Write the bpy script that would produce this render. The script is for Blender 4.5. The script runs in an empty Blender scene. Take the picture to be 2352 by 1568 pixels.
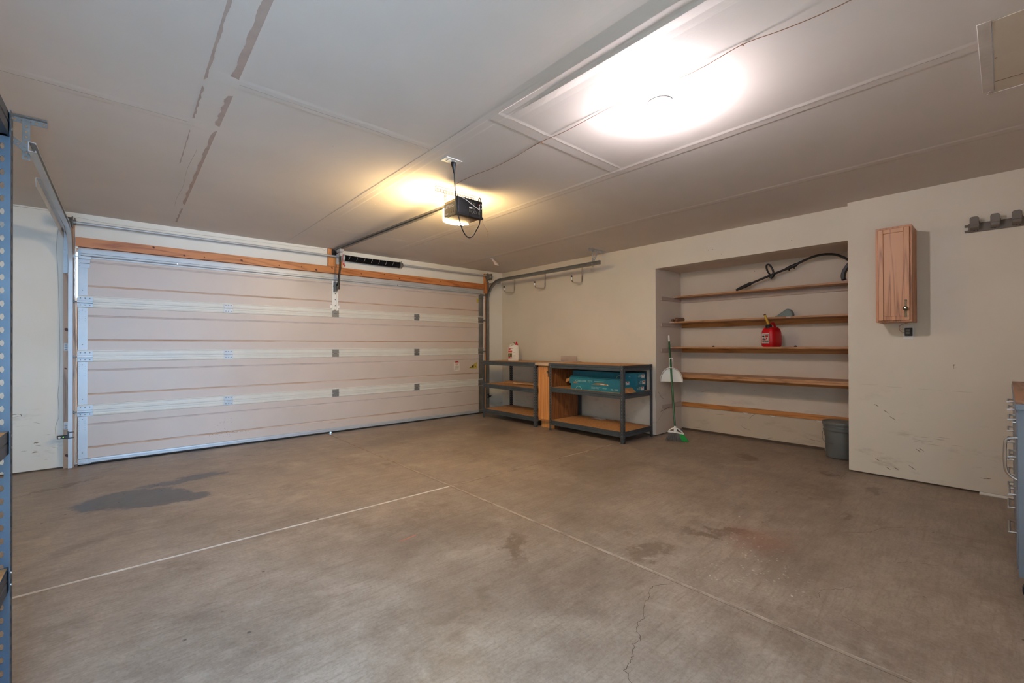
import bpy, math, random
from mathutils import Vector, Matrix, Euler
random.seed(7)
S = bpy.context.scene
COL = S.collection
PI = math.pi

# ------------------------------------------------------------------ camera
cd = bpy.data.cameras.new('camera'); cam = bpy.data.objects.new('camera', cd); COL.objects.link(cam)
cd.sensor_width = 36.0; cd.sensor_fit = 'HORIZONTAL'
cd.lens = 1006.06 / 2352 * 36.0
cd.shift_y = 6.04 / 2352
cd.clip_start = 0.03
_F = Vector((0.66428058, 0.74747258, 0.00400604)); _R = Vector((0.7474831, -0.66427491, -0.00280301)); _U = Vector((-0.000565936, -0.004856432, 0.999988047))
cam.matrix_world = Matrix(((_R.x, _U.x, -_F.x, 0.177), (_R.y, _U.y, -_F.y, -5.9857), (_R.z, _U.z, -_F.z, 1.1538), (0, 0, 0, 1)))
S.camera = cam
# ------------------------------------------------------------------ world, exposure
S.view_settings.view_transform = 'Standard'; S.view_settings.look = 'None'
S.view_settings.gamma = 1.0; S.view_settings.use_curve_mapping = False
S.view_settings.exposure = 0.2
W = bpy.data.worlds.new('World'); S.world = W; W.use_nodes = True
SKY = (0.33, 0.60, 0.96)
SKYS = 66.0
W.node_tree.nodes['Background'].inputs[0].default_value = SKY + (1,)
W.node_tree.nodes['Background'].inputs[1].default_value = SKYS
# daylight comes in through the open doorway in the back wall: a portal guides the sky samples
pl = bpy.data.lights.new('doorway_portal', 'AREA'); pl.shape = 'RECTANGLE'; pl.size = 0.92; pl.size_y = 2.06
pl.cycles.is_portal = True
po = bpy.data.objects.new('doorway_portal', pl); COL.objects.link(po)
po.location = (-0.02, -6.755, 1.03); po.rotation_euler = (PI / 2, 0, 0)   # faces +y, into the room
BULB = 1060.0      # emission of the bare ceiling bulb
LENS = 300.0       # emission of the opener's lens

H = 2.4554        # ceiling height
XR = 5.264        # right wall
XN = 5.92         # niche back
XP = 5.15         # near part of the right wall (stands proud)
YP = -5.032
XL = -0.68        # left wall
YB = -6.62        # back wall

# ------------------------------------------------------------------ materials
def lin(c):
    return tuple(((v / 255) / 12.92 if v / 255 <= 0.04045 else ((v / 255 + 0.055) / 1.055) ** 2.4) for v in c) + (1,)
class NT:
    def __init__(s, m): s.t = m.node_tree; s.n = s.t.nodes; s.l = s.t.links
    def add(s, typ, ins=None, **kw):
        nd = s.n.new(typ)
        for k, v in kw.items(): setattr(nd, k, v)
        for k, v in (ins or {}).items():
            if isinstance(v, bpy.types.NodeSocket): s.l.new(v, nd.inputs[k])
            else: nd.inputs[k].default_value = v
        return nd
    def math(s, op, a, b=0.0, c=None, clamp=False):
        nd = s.n.new('ShaderNodeMath'); nd.operation = op; nd.use_clamp = clamp
        for i, v in enumerate((a, b) + ((c,) if c is not None else ())):
            if isinstance(v, bpy.types.NodeSocket): s.l.new(v, nd.inputs[i])
            else: nd.inputs[i].default_value = v
        return nd.outputs[0]
    def mix(s, f, a, b, mode='MIX'):
        nd = s.n.new('ShaderNodeMix'); nd.data_type = 'RGBA'; nd.blend_type = mode
        for k, v in ((0, f), (6, a), (7, b)):
            if isinstance(v, bpy.types.NodeSocket): s.l.new(v, nd.inputs[k])
            else: nd.inputs[k].default_value = v
        return nd.outputs[2]
    def ramp(s, f, stops):
        nd = s.n.new('ShaderNodeValToRGB'); cr = nd.color_ramp
        while len(cr.elements) < len(stops): cr.elements.new(0.5)
        for e, (p, c) in zip(cr.elements, stops):
            e.position = p; e.color = c if len(c) == 4 else tuple(c) + (1,)
        s.l.new(f, nd.inputs[0]); return nd.outputs[0]
    def noise(s, vec, scale, detail=4, rough=0.55, dist=0.0):
        nd = s.add('ShaderNodeTexNoise', {'Vector': vec, 'Scale': scale, 'Detail': detail, 'Roughness': rough, 'Distortion': dist})
        return nd.outputs[0]
    def vec(s, scale=(1, 1, 1), rot=(0, 0, 0), loc=(0, 0, 0)):
        tc = s.add('ShaderNodeTexCoord')
        mp = s.add('ShaderNodeMapping', {'Vector': tc.outputs['Object'], 'Location': loc, 'Rotation': rot, 'Scale': scale})
        return mp.outputs[0]
def G(v): return (v, v, v, 1)
def base(name, color, rough=0.6, metal=0.0, spec=0.5):
    m = bpy.data.materials.new(name); m.use_nodes = True
    b = m.node_tree.nodes['Principled BSDF']
    b.inputs['Base Color'].default_value = lin(color); b.inputs['Roughness'].default_value = rough
    b.inputs['Metallic'].default_value = metal; b.inputs['Specular IOR Level'].default_value = spec
    m.diffuse_color = lin(color)
    return m, b, NT(m)
def mat(name, color, rough=0.6, metal=0.0, var=0.08, scale=6.0, bump=0.0, bscale=80.0, spec=0.5, color2=None, stretch=(1, 1, 1), emit=None):
    m, b, t = base(name, color, rough, metal, spec)
    v = t.vec(stretch)
    n = t.noise(v, scale, 5)
    c1 = lin(color); c2 = lin(color2) if color2 else tuple(x * (1 - var * 2.4) for x in c1[:3]) + (1,)
    t.l.new(t.ramp(n, [(0.30, c2), (0.62, c1)]), b.inputs['Base Color'])
    r = t.math('MULTIPLY_ADD', n, 0.18, rough - 0.09, clamp=True); t.l.new(r, b.inputs['Roughness'])
    if bump:
        bp = t.add('ShaderNodeBump', {'Height': t.noise(v, bscale, 3), 'Strength': bump, 'Distance': 0.004})
        t.l.new(bp.outputs[0], b.inputs['Normal'])
    if emit:
        b.inputs['Emission Color'].default_value = emit[0] + (1,); b.inputs['Emission Strength'].default_value = emit[1]
    return m
def wood(name, light, dark, axis='Z', scale=1.0, rough=0.45, knots=False, grain=1.0):
    m, b, t = base(name, light, rough)
    st = {'X': (0.10, 1, 1), 'Y': (1, 0.10, 1), 'Z': (1, 1, 0.10)}[axis]
    st = tuple(a * scale for a in st)
    v = t.vec(st)
    big = t.noise(v, 3.2, 3, 0.5, 0.6)
    ring = t.math('FRACT', t.math('MULTIPLY', big, 13.0))
    ring = t.math('ABSOLUTE', t.math('SUBTRACT', ring, 0.5))
    fine = t.noise(t.vec(tuple((0.045 if a == min(st) else 1) * 60 * scale for a in st)), 1.6, 3, 0.6)
    f = t.math('ADD', t.math('MULTIPLY', ring, 1.15 * grain), t.math('MULTIPLY', fine, 0.75))
    col = t.ramp(f, [(0.30, lin(dark)), (0.46, tuple((a + c) / 2 for a, c in zip(lin(light), lin(dark)))), (0.72, lin(light))])
    if knots:
        k = t.add('ShaderNodeTexVoronoi', {'Vector': t.vec(tuple(a * 0.9 for a in ((0.55, 1, 1.6) if axis == 'X' else (1, 1.6, 0.55)))), 'Scale': 5.0}, feature='F1')
        km = t.ramp(k.outputs['Distance'], [(0.055, G(1)), (0.10, G(0))])
        col = t.mix(km, col, lin((58, 26, 10)))
    t.l.new(col, b.inputs['Base Color'])
    bp = t.add('ShaderNodeBump', {'Height': fine, 'Strength': 0.12, 'Distance': 0.002}); t.l.new(bp.outputs[0], b.inputs['Normal'])
    return m
def plaster(name, color, dirt=0.0, tex=0.25, rough=0.75):
    m, b, t = base(name, color, rough, 0, 0.3)
    v = t.vec()
    c = t.ramp(t.noise(v, 1.1, 4), [(0.35, tuple(x * 0.93 for x in lin(color)[:3]) + (1,)), (0.65, lin(color))])
    if dirt:
        sc = t.noise(t.vec((1, 1, 3.2)), 2.6, 6, 0.7)
        g = t.add('ShaderNodeNewGeometry'); sep = t.add('ShaderNodeSeparateXYZ', {0: g.outputs['Position']})
        low = t.math('SUBTRACT', 0.95, sep.outputs[2], clamp=True)
        msk = t.math('MULTIPLY', t.math('MULTIPLY', low, 1.2, clamp=True), t.ramp(sc, [(0.56, G(0)), (0.72, G(1))]))
        c = t.mix(t.math('MULTIPLY', msk, dirt), c, lin((120, 106, 90)))
    t.l.new(c, b.inputs['Base Color'])
    bp = t.add('ShaderNodeBump', {'Height': t.noise(v, 55, 4, 0.6), 'Strength': tex, 'Distance': 0.003}); t.l.new(bp.outputs[0], b.inputs['Normal'])
    return m

M = {}
M['wall'] = plaster('painted_drywall', (226, 214, 196), dirt=0.45)
M['wallf'] = plaster('painted_drywall_front', (230, 225, 214), dirt=0.5)
M['niche'] = plaster('painted_drywall_niche', (220, 203, 186), dirt=0.35)
M['ceil'] = plaster('ceiling_drywall', (217, 206, 197), tex=0.12)
M['tape'] = mat('joint_compound', (208, 196, 186), 0.7, bump=0.4, bscale=45)
M['torn'] = mat('torn_paper_face', (184, 162, 150), 0.85, var=0.05, scale=14)
M['crackline'] = mat('crack', (96, 80, 66), 0.9)
M['hairline'] = mat('hairline_crack', (158, 144, 134), 0.9)
M['scuff'] = mat('scuff_mark', (122, 106, 92), 0.8, var=0.1)
M['chip'] = mat('paint_chip', (150, 132, 104), 0.9)
M['tan'] = plaster('bare_drywall', (204, 184, 162), dirt=0.3)
M['scufflight'] = mat('faint_scuff', (192, 178, 160), 0.8, var=0.1)
M['door'] = mat('painted_steel_door', (201, 184, 172), 0.42, var=0.03, scale=2.0)
M['crease'] = mat('dirty_crease', (182, 150, 126), 0.7, color2=(208, 188, 174), scale=2)
M['crease2'] = mat('shallow_crease', (196, 180, 172), 0.5)  # upper crease, its pale shadow put into the colour
M['rail'] = mat('door_edge_rail', (214, 208, 196), 0.38, var=0.03)
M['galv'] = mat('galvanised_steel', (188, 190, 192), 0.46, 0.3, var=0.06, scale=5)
M['galvd'] = mat('darker_steel', (136, 134, 130), 0.45, 0.5, var=0.10, scale=8)  # plain darker steel; on the door's right side weaker daylight put into the colour
M['steel'] = mat('bright_steel', (205, 205, 205), 0.2, 1.0, var=0.05)
M['chrome'] = mat('chrome', (225, 222, 218), 0.12, 1.0, var=0.03)
M['hole'] = mat('punched_hole', (30, 30, 32), 0.8)
M['rubber'] = mat('black_rubber', (28, 28, 30), 0.6)
M['blk'] = mat('black_plastic', (20, 20, 22), 0.45, var=0.1)
M['spring'] = mat('black_spring', (20, 20, 22), 0.5, 0.3, bump=0.0)
M['white'] = mat('white_plastic', (232, 228, 220), 0.4, var=0.03)
M['paint'] = mat('white_paint', (235, 230, 222), 0.55, var=0.05)
M['fir'] = wood('fir_board', (196, 124, 70), (150, 82, 42), 'X')
M['firz'] = wood('fir_post', (186, 142, 106), (128, 88, 58), 'Z')
M['firo'] = wood('orange_fir', (214, 140, 80), (158, 88, 40), 'Z')
M['oak'] = wood('oak_door', (202, 146, 104), (146, 92, 60), 'Z', grain=1.2)
M['oakd'] = wood('oak_body', (196, 132, 86), (140, 82, 46), 'Z')
M['maple'] = wood('golden_oak', (224, 156, 90), (190, 118, 58), 'Z', grain=0.6)
M['veneer'] = wood('oak_veneer_side', (150, 92, 52), (104, 58, 30), 'Z', grain=0.8)
M['shelfw'] = wood('shelf_pine', (184, 134, 92), (140, 92, 54), 'Y')
M['cleat'] = wood('cleat_wood', (196, 128, 66), (150, 90, 40), 'Y')
M['cleatp'] = mat('painted_cleat', (190, 168, 154), 0.6)
M['osb'] = mat('particle_board', (206, 152, 96), 0.7, color2=(168, 116, 66), scale=45, bump=0.2, bscale=120)
M['shelfg'] = mat('slate_painted_steel', (74, 82, 88), 0.42, 0.2, var=0.12, scale=10)
M['shelfb'] = mat('blue_lit_slate_steel', (40, 50, 62), 0.5, 0.0, var=0.10, scale=10)  # the slate shelf paint again, blue cast of the daylight put into its colour
M['laminate'] = mat('pale_laminate', (206, 178, 150), 0.5)
M['teal'] = mat('teal_printed_card', (30, 122, 140), 0.5, color2=(22, 96, 116), scale=5)
M['teald'] = mat('dark_teal_card', (14, 48, 66), 0.6)
M['card'] = mat('brown_cardboard', (176, 124, 76), 0.8, scale=20)
M['print'] = mat('print_pale', (196, 210, 198), 0.6)
M['label'] = mat('white_label', (226, 216, 206), 0.6)
M['red'] = mat('red_plastic', (196, 8, 22), 0.35, var=0.06)
M['redp'] = mat('red_print', (190, 30, 34), 0.5)
M['dark'] = mat('dark_print', (44, 34, 32), 0.6)
M['yel'] = mat('yellow_plastic', (206, 160, 48), 0.4, var=0.08)
M['yels'] = mat('yellow_sticker', (196, 172, 70), 0.5)
M['green'] = mat('green_handle', (14, 92, 52), 0.3, var=0.1)
M['greenb'] = mat('green_bristle', (30, 150, 66), 0.8)
M['greyb'] = mat('grey_bristle', (112, 108, 106), 0.85, color2=(78, 74, 72), scale=60, stretch=(1, 1, 0.1))
M['bucket'] = mat('grey_bucket', (104, 106, 104), 0.4, var=0.06)
M['pad'] = mat('blue_grey_plastic', (122, 136, 134), 0.6)
M['roll'] = mat('brown_paper_roll', (128, 92, 70), 0.75, var=0.15, scale=30)
M['rack'] = mat('taupe_grey_plastic', (116, 104, 92), 0.5, var=0.06)
M['bench'] = mat('blue_grey_cabinet_steel', (120, 128, 140), 0.45, 0.1, var=0.05)
M['benchtop'] = wood('bench_top', (150, 104, 72), (110, 70, 44), 'X')
M['brown'] = mat('brown_underside', (120, 92, 66), 0.6)
M['beige'] = mat('opener_beige', (196, 172, 124), 0.45)
M['panel'] = mat('opener_grey_panel', (108, 100, 82), 0.5)
M['hatch'] = mat('hatch_panel', (206, 190, 170), 0.8, var=0.03)
M['brass'] = mat('aged_brass', (110, 94, 70), 0.35, 0.8)
M['porc'] = mat('porcelain', (236, 234, 230), 0.3)
M['wirew'] = mat('pale_wire', (190, 178, 160), 0.5)
M['wireb'] = mat('brown_wire', (150, 112, 84), 0.6)
M['drive'] = mat('driveway_concrete', (190, 186, 178), 0.9)
M['concj'] = mat('joint_filler', (206, 196, 186), 0.7, color2=(176, 162, 150), scale=5, bump=0.3)
M['concj2'] = mat('worn_joint_filler', (168, 152, 136), 0.7, color2=(122, 106, 92), scale=9, bump=0.3)
M['bulb'] = mat('lit_bulb', (255, 250, 240), 0.4, emit=((1.0, 0.92, 0.98), BULB))
M['lens'] = mat('lit_lens', (250, 240, 210), 0.4, emit=((1.0, 0.71, 0.32), LENS))
M['led'] = mat('green_led', (120, 255, 60), 0.4, emit=((0.3, 1.0, 0.1), 3.0))

# concrete floor: mottled slab with broom streaks, the oil stain and the other stains
def floor_mat():
    m, b, t = base('concrete_slab', (158, 138, 120), 0.5, 0, 0.4)
    v = t.vec()
    n1 = t.noise(v, 1.3, 6, 0.62); n2 = t.noise(v, 6.0, 9, 0.72)
    st = t.noise(t.vec((2.0, 14.0, 1), (0, 0, math.radians(-50))), 1.5, 5, 0.65)      # trowel streaks
    col = t.ramp(n1, [(0.28, lin((120, 104, 90))), (0.5, lin((151, 134, 118))), (0.72, lin((170, 153, 137)))])
    col = t.mix(0.55, col, t.ramp(n2, [(0.3, lin((112, 96, 83))), (0.68, lin((172, 156, 141)))]))
    col = t.mix(t.ramp(st, [(0.50, G(0)), (0.74, G(0.42))]), col, lin((106, 88, 72)))
    st2 = t.noise(t.vec((6.0, 60.0, 1), (0, 0, math.radians(-42))), 1.3, 5, 0.7)
    col = t.mix(t.ramp(st2, [(0.50, G(0)), (0.72, G(0.5))]), col, lin((112, 95, 80)))
    fine = t.noise(v, 70.0, 6, 0.75)
    col = t.mix(0.55, col, t.mix(1.0, col, t.ramp(fine, [(0.32, G(0.62)), (0.5, G(1.0)), (0.68, G(1.30))]), 'MULTIPLY'))
    smu = t.math('MULTIPLY', t.ramp(t.noise(v, 1.9, 7, 0.7, 0.4), [(0.52, G(0)), (0.70, G(1))]), t.ramp(t.noise(v, 13.0, 5, 0.7), [(0.38, G(0)), (0.60, G(1))]))
    col = t.mix(t.math('MULTIPLY', smu, 0.72), col, lin((98, 80, 64)))
    lsm = t.ramp(t.noise(v, 2.7, 7, 0.7, 0.3), [(0.56, G(0)), (0.74, G(0.5))])
    col = t.mix(lsm, col, lin((188, 172, 154)))
    tc = t.add('ShaderNodeTexCoord')
    wn = t.add('ShaderNodeTexNoise', {'Vector': tc.outputs['Object'], 'Scale': 5.5, 'Detail': 8.0, 'Roughness': 0.74})
    wv = t.add('ShaderNodeVectorMath', {0: wn.outputs['Color'], 1: (0.5, 0.5, 0.5)}, operation='SUBTRACT')
    def warped(a):
        s1 = t.add('ShaderNodeVectorMath', {0: wv.outputs[0]}, operation='SCALE'); s1.inputs['Scale'].default_value = a
        return t.add('ShaderNodeVectorMath', {0: tc.outputs['Object'], 1: s1.outputs[0]}, operation='ADD').outputs[0]
    P1 = warped(0.30); P2 = warped(0.55)
    def blob(P, x, y, rx, ry, ang=0.0, edge=0.25):
        r = Matrix.Rotation(-ang, 3, 'Z'); s = Matrix.Diagonal((1 / rx, 1 / ry, 0))
        mp = t.add('ShaderNodeVectorMath', {0: P, 1: (x, y, 0)}, operation='SUBTRACT')
        ro = t.add('ShaderNodeVectorRotate', {'Vector': mp.outputs[0], 'Angle': -ang}, rotation_type='Z_AXIS')
        sc = t.add('ShaderNodeVectorMath', {0: ro.outputs[0], 1: (1 / rx, 1 / ry, 0.0)}, operation='MULTIPLY')
        ln = t.add('ShaderNodeVectorMath', {0: sc.outputs[0]}, operation='LENGTH').outputs['Value']
        return t.math('MULTIPLY', t.math('SUBTRACT', 1.0 + edge / 2, ln), 1 / edge, clamp=True)
    def union(bl):
        o = bl[0]
        for q in bl[1:]: o = t.math('MAXIMUM', o, q)
        return o
    # oil stain near the left end of the garage door
    oil = union([blob(P1, 0.27, -1.60, 0.36, 0.25, -0.55, 0.12), blob(P1, 0.10, -1.55, 0.20, 0.17, 0.5, 0.14), blob(P1, 0.52, -1.27, 0.26, 0.07, 0.0, 0.2),
                 blob(P1, 0.72, -1.20, 0.17, 0.05, -0.3, 0.3), blob(P1, 0.58, -1.82, 0.12, 0.09, -0.9, 0.2), blob(P1, 0.42, -1.70, 0.16, 0.16, 0, 0.15)])
    col = t.mix(t.math('MULTIPLY', oil, 0.86), col, lin((56, 54, 57)))
    sm = union([blob(P2, -0.20, -0.80, 0.03, 0.30, -1.0, 0.8), blob(P2, 5.0, -4.2, 0.16, 0.07, 0.6, 0.6), blob(P2, 4.90, -4.95, 0.10, 0.05, 0.3, 0.6),
                blob(P2, 2.85, -4.75, 0.13, 0.05, -0.9, 0.8), blob(P2, 3.0, -4.90, 0.12, 0.05, -0.9, 0.8), blob(P2, 2.40, -4.66, 0.15, 0.07, -0.2, 0.7),
                blob(P2, 1.85, -4.12, 0.17, 0.05, 0.7, 0.8), blob(P2, 4.63, -5.31, 0.10, 0.045, 0.2, 0.6), blob(P2, 3.81, -5.31, 0.05, 0.03, 0.2, 0.6)])
    col = t.mix(t.math('MULTIPLY', sm, 0.62), col, lin((92, 72, 52)))
    soft = union([blob(P2, 1.65, -4.42, 0.28, 0.16, 0.4, 1.2), blob(P2, 1.95, -4.62, 0.22, 0.16, 0.1, 1.3), blob(P2, 1.35, -4.30, 0.30, 0.20, 0.3, 1.5),
                  blob(P2, 2.85, -5.25, 0.26, 0.13, 0.4, 1.4), blob(P2, 3.05, -0.9, 0.9, 0.18, 0.2, 1.5), blob(P2, 1.5, -3.7, 0.35, 0.2, 0, 1.6), blob(P2, 0.05, -2.4, 0.3, 0.05, 0.7, 1.2),
                  blob(P2, 2.6, -3.9, 0.45, 0.25, 0.5, 1.6), blob(P2, 3.4, -3.6, 0.6, 0.2, 0.5, 1.6), blob(P2, 4.0, -1.4, 0.5, 0.2, 0.9, 1.5)])
    col = t.mix(t.math('MULTIPLY', soft, 0.34), col, lin((92, 78, 66)))
    redd = blob(P2, 3.0, -5.02, 0.16, 0.12, 0.5, 1.4)
    col = t.mix(t.math('MULTIPLY', redd, 0.4), col, lin((140, 88, 68)))
    # dark flecks and, beside the joint, pale plaster splashes
    fl = t.add('ShaderNodeTexVoronoi', {'Vector': v, 'Scale': 7.0, 'Randomness': 1.0}, feature='F1').outputs['Distance']
    gate = t.noise(v, 3.1, 2)
    col = t.mix(t.math('MULTIPLY', t.ramp(fl, [(0.045, G(1)), (0.07, G(0))]), t.ramp(gate, [(0.52, G(0)), (0.56, G(0.75))])), col, lin((54, 42, 34)))
    fw = t.add('ShaderNodeTexVoronoi', {'Vector': warped(0.05), 'Scale': 48.0, 'Randomness': 1.0}, feature='F1').outputs['Distance']
    ws = union([blob(P2, 2.72, -5.12, 0.30, 0.14, 0.6, 1.6), blob(P2, 2.45, -5.02, 0.10, 0.10, 0, 1.6)])
    wsp = t.math('MULTIPLY', t.ramp(fw, [(0.22, G(1)), (0.30, G(0))]), t.math('MULTIPLY', ws, t.ramp(t.noise(v, 14, 3), [(0.5, G(0)), (0.56, G(1))])))
    col = t.mix(t.math('MULTIPLY', wsp, 0.8), col, lin((206, 196, 184)))
    few = t.add('ShaderNodeTexVoronoi', {'Vector': v, 'Scale': 3.1, 'Randomness': 1.0}, feature='F1').outputs['Distance']
    col = t.mix(t.math('MULTIPLY', t.ramp(few, [(0.012, G(1)), (0.02, G(0))]), 0.8), col, lin((220, 216, 208)))
    t.l.new(col, b.inputs['Base Color'])
    ro = t.math('MULTIPLY_ADD', n2, 0.28, 0.27); ro = t.math('SUBTRACT', ro, t.math('MULTIPLY', oil, 0.10)); t.l.new(ro, b.inputs['Roughness'])
    bp = t.add('ShaderNodeBump', {'Height': t.math('ADD', t.noise(v, 30, 5, 0.7), t.math('MULTIPLY', st, 0.6)), 'Strength': 0.12, 'Distance': 0.004}); t.l.new(bp.outputs[0], b.inputs['Normal'])
    return m
M['floor'] = floor_mat()

# ------------------------------------------------------------------ mesh builder
class MB:
    def __init__(s): s.v = []; s.f = []; s.m = []
    def add(s, vs, fs, m=0):
        o = len(s.v); s.v += [Vector(p) for p in vs]
        for f in fs: s.f.append(tuple(o + i for i in f)); s.m.append(m)
        return s
    def box(s, x0, y0, z0, x1, y1, z1, m=0):
        if x0 > x1: x0, x1 = x1, x0
        if y0 > y1: y0, y1 = y1, y0
        if z0 > z1: z0, z1 = z1, z0
        return s.add([(x0, y0, z0), (x1, y0, z0), (x1, y1, z0), (x0, y1, z0), (x0, y0, z1), (x1, y0, z1), (x1, y1, z1), (x0, y1, z1)],
                     [(3, 2, 1, 0), (4, 5, 6, 7), (0, 1, 5, 4), (1, 2, 6, 5), (2, 3, 7, 6), (3, 0, 4, 7)], m)
    def obox(s, c, a, b, n, m=0):      # oriented box: centre and three half-axis vectors
        c, a, b, n = map(Vector, (c, a, b, n))
        if a.cross(b).dot(n) < 0: a, b = b, a
        P = [c + i * a + j * b + k * n for k in (-1, 1) for (i, j) in ((-1, -1), (1, -1), (1, 1), (-1, 1))]
        return s.add(P, [(3, 2, 1, 0), (4, 5, 6, 7), (0, 1, 5, 4), (1, 2, 6, 5), (2, 3, 7, 6), (3, 0, 4, 7)], m)
    def bar(s, p, q, w, h, m=0, up=(0, 0, 1)):
        p, q, up = Vector(p), Vector(q), Vector(up); d = (q - p)
        a = d.normalized().cross(up).normalized(); b = a.cross(d.normalized())
        return s.obox((p + q) / 2, d / 2, a * w / 2, b * h / 2, m)
    def prism(s, pts, d, m=0):         # polygon (3-D points) extruded by d
        n = len(pts); d = Vector(d); P = [Vector(p) for p in pts]
        nrm = sum(((P[i] - P[0]).cross(P[(i + 1) % n] - P[0]) for i in range(n)), Vector())
        if nrm.dot(d) > 0: P = P[::-1]
        fs = [tuple(range(n)), tuple(range(2 * n - 1, n - 1, -1))] + [((i + 1) % n, i, n + i, n + (i + 1) % n) for i in range(n)]
        return s.add(P + [p + d for p in P], fs, m)
    def tube(s, path, r, seg=10, m=0, caps=True):
        P = [Vector(p) for p in path]; n = len(P); rr = r if isinstance(r, (list, tuple)) else [r] * n
        T = [(P[min(i + 1, n - 1)] - P[max(i - 1, 0)]).normalized() for i in range(n)]
        u = T[0].orthogonal().normalized(); vs = []
        for i in range(n):
            u = (u - T[i] * u.dot(T[i])).normalized(); w = T[i].cross(u)
            vs += [P[i] + (u * math.cos(2 * PI * k / seg) + w * math.sin(2 * PI * k / seg)) * rr[i] for k in range(seg)]
        fs = [(i * seg + k, i * seg + (k + 1) % seg, (i + 1) * seg + (k + 1) % seg, (i + 1) * seg + k) for i in range(n - 1) for k in range(seg)]
        if caps: fs += [tuple(range(seg))[::-1], tuple((n - 1) * seg + k for k in range(seg))]
        return s.add(vs, fs, m)
    def cyl(s, p, q, r, seg=16, m=0, r2=None): return s.tube([p, q], [r, r if r2 is None else r2], seg, m)
    def lathe(s, prof, c, seg=32, m=0, axis=(0, 0, 1), sx=1.0, sy=1.0):   # profile of (radius, height)
        ax = Vector(axis).normalized(); u = ax.orthogonal().normalized() if abs(ax.z) < 0.99 else Vector((1, 0, 0)); w = ax.cross(u); c = Vector(c)
        vs = [c + ax * h + (u * math.cos(2 * PI * k / seg) * sx + w * math.sin(2 * PI * k / seg) * sy) * max(r, 1e-5) for r, h in prof for k in range(seg)]
        fs = [(i * seg + k, i * seg + (k + 1) % seg, (i + 1) * seg + (k + 1) % seg, (i + 1) * seg + k) for i in range(len(prof) - 1) for k in range(seg)]
        return s.add(vs, fs, m)
    def sweep(s, prof, path, side, m=0, closed=True):   # profile (a along side, b along the in-plane normal)
        P = [Vector(p) for p in path]; n = len(P); k = len(prof); sd = Vector(side); vs = []
        for i in range(n):
            T = (P[min(i + 1, n - 1)] - P[max(i - 1, 0)]).normalized(); N = T.cross(sd)
            vs += [P[i] + sd * a + N * b for a, b in prof]
        fs = [(i * k + j, i * k + (j + 1) % k, (i + 1) * k + (j + 1) % k, (i + 1) * k + j) for i in range(n - 1) for j in range(k)]
        fs += [tuple(range(k)), tuple((n - 1) * k + j for j in range(k))[::-1]]
        return s.add(vs, fs, m)
    def perf(s, o, U, V, n, pitch, width, hr, th, m=0, seg=12):
        # strip of n cells, each with a real hole of radii hr=(along U, along V); U, V unit vectors
        o, U, V = Vector(o), Vector(U), Vector(V); N = U.cross(V) * th
        if width < 0: V = -V; width = -width
        for i in range(n):
            c = o + U * pitch * (i + 0.5) + V * width / 2; inn = []; out = []
            for k in range(seg):
                a = 2 * PI * (k + 0.5) / seg; ca, sa = math.cos(a), math.sin(a)
                inn.append(c + U * hr[0] * ca + V * hr[1] * sa)
                q = 1 / max(abs(ca), abs(sa)); out.append(c + U * pitch / 2 * ca * q + V * width / 2 * sa * q)
            # snap the outer ring's diagonals to the corners
            P = inn + out; P2 = [p + N for p in P]
            fs = []
            for k in range(seg):
                j = (k + 1) % seg
                fs += [(k, seg + k, seg + j, j), (2 * seg + k, 2 * seg + j, 3 * seg + j, 3 * seg + k), (k, j, 2 * seg + j, 2 * seg + k)]
            s.add(P + P2, fs, m)
            # corner fillers
            for su in (-1, 1):
                for sv in (-1, 1):
                    cc = c + U * su * pitch / 2 + V * sv * width / 2
                    best = sorted(range(seg), key=lambda k: (out[k] - cc).length)[:2]
                    a, b = out[best[0]], out[best[1]]
                    s.add([a, b, cc, a + N, b + N, cc + N], [(0, 1, 2), (5, 4, 3)], m)
        # outer side walls
        L = U * pitch * n; e = o; f2 = o + V * width
        s.add([e, e + L, e + L + N, e + N, f2, f2 + L, f2 + L + N, f2 + N], [(0, 1, 2, 3), (7, 6, 5, 4), (0, 3, 7, 4), (1, 5, 6, 2)], m)
        return s
    def ribbon(s, pts, w, up, m=0, th=0.0006):      # thin raised strip following pts, width w (or list)
        P = [Vector(p) for p in pts]; n = len(P); up = Vector(up); ws = w if isinstance(w, list) else [w] * n; vs = []
        for i in range(n):
            T = (P[min(i + 1, n - 1)] - P[max(i - 1, 0)]).normalized(); N = T.cross(up).normalized()
            vs += [P[i] - N * ws[i] / 2, P[i] - N * ws[i] / 2 + up * th, P[i] + N * ws[i] / 2 + up * th, P[i] + N * ws[i] / 2]
        fs = [(i * 4 + j, i * 4 + j + 1, (i + 1) * 4 + j + 1, (i + 1) * 4 + j) for i in range(n - 1) for j in range(3)]
        return s.add(vs, fs, m)
    def text(s, txt, size, mtx, m=0, th=0.0004):
        cu = bpy.data.curves.new('t', 'FONT'); cu.body = txt; cu.size = size; cu.extrude = th; cu.resolution_u = 2
        ob = bpy.data.objects.new('t', cu); COL.objects.link(ob)
        me = bpy.data.meshes.new_from_object(ob.evaluated_get(bpy.context.evaluated_depsgraph_get()))
        s.add([mtx @ v.co for v in me.vertices], [tuple(p.vertices) for p in me.polygons], m)
        bpy.data.objects.remove(ob); bpy.data.curves.remove(cu); bpy.data.meshes.remove(me)
        return s
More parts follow.
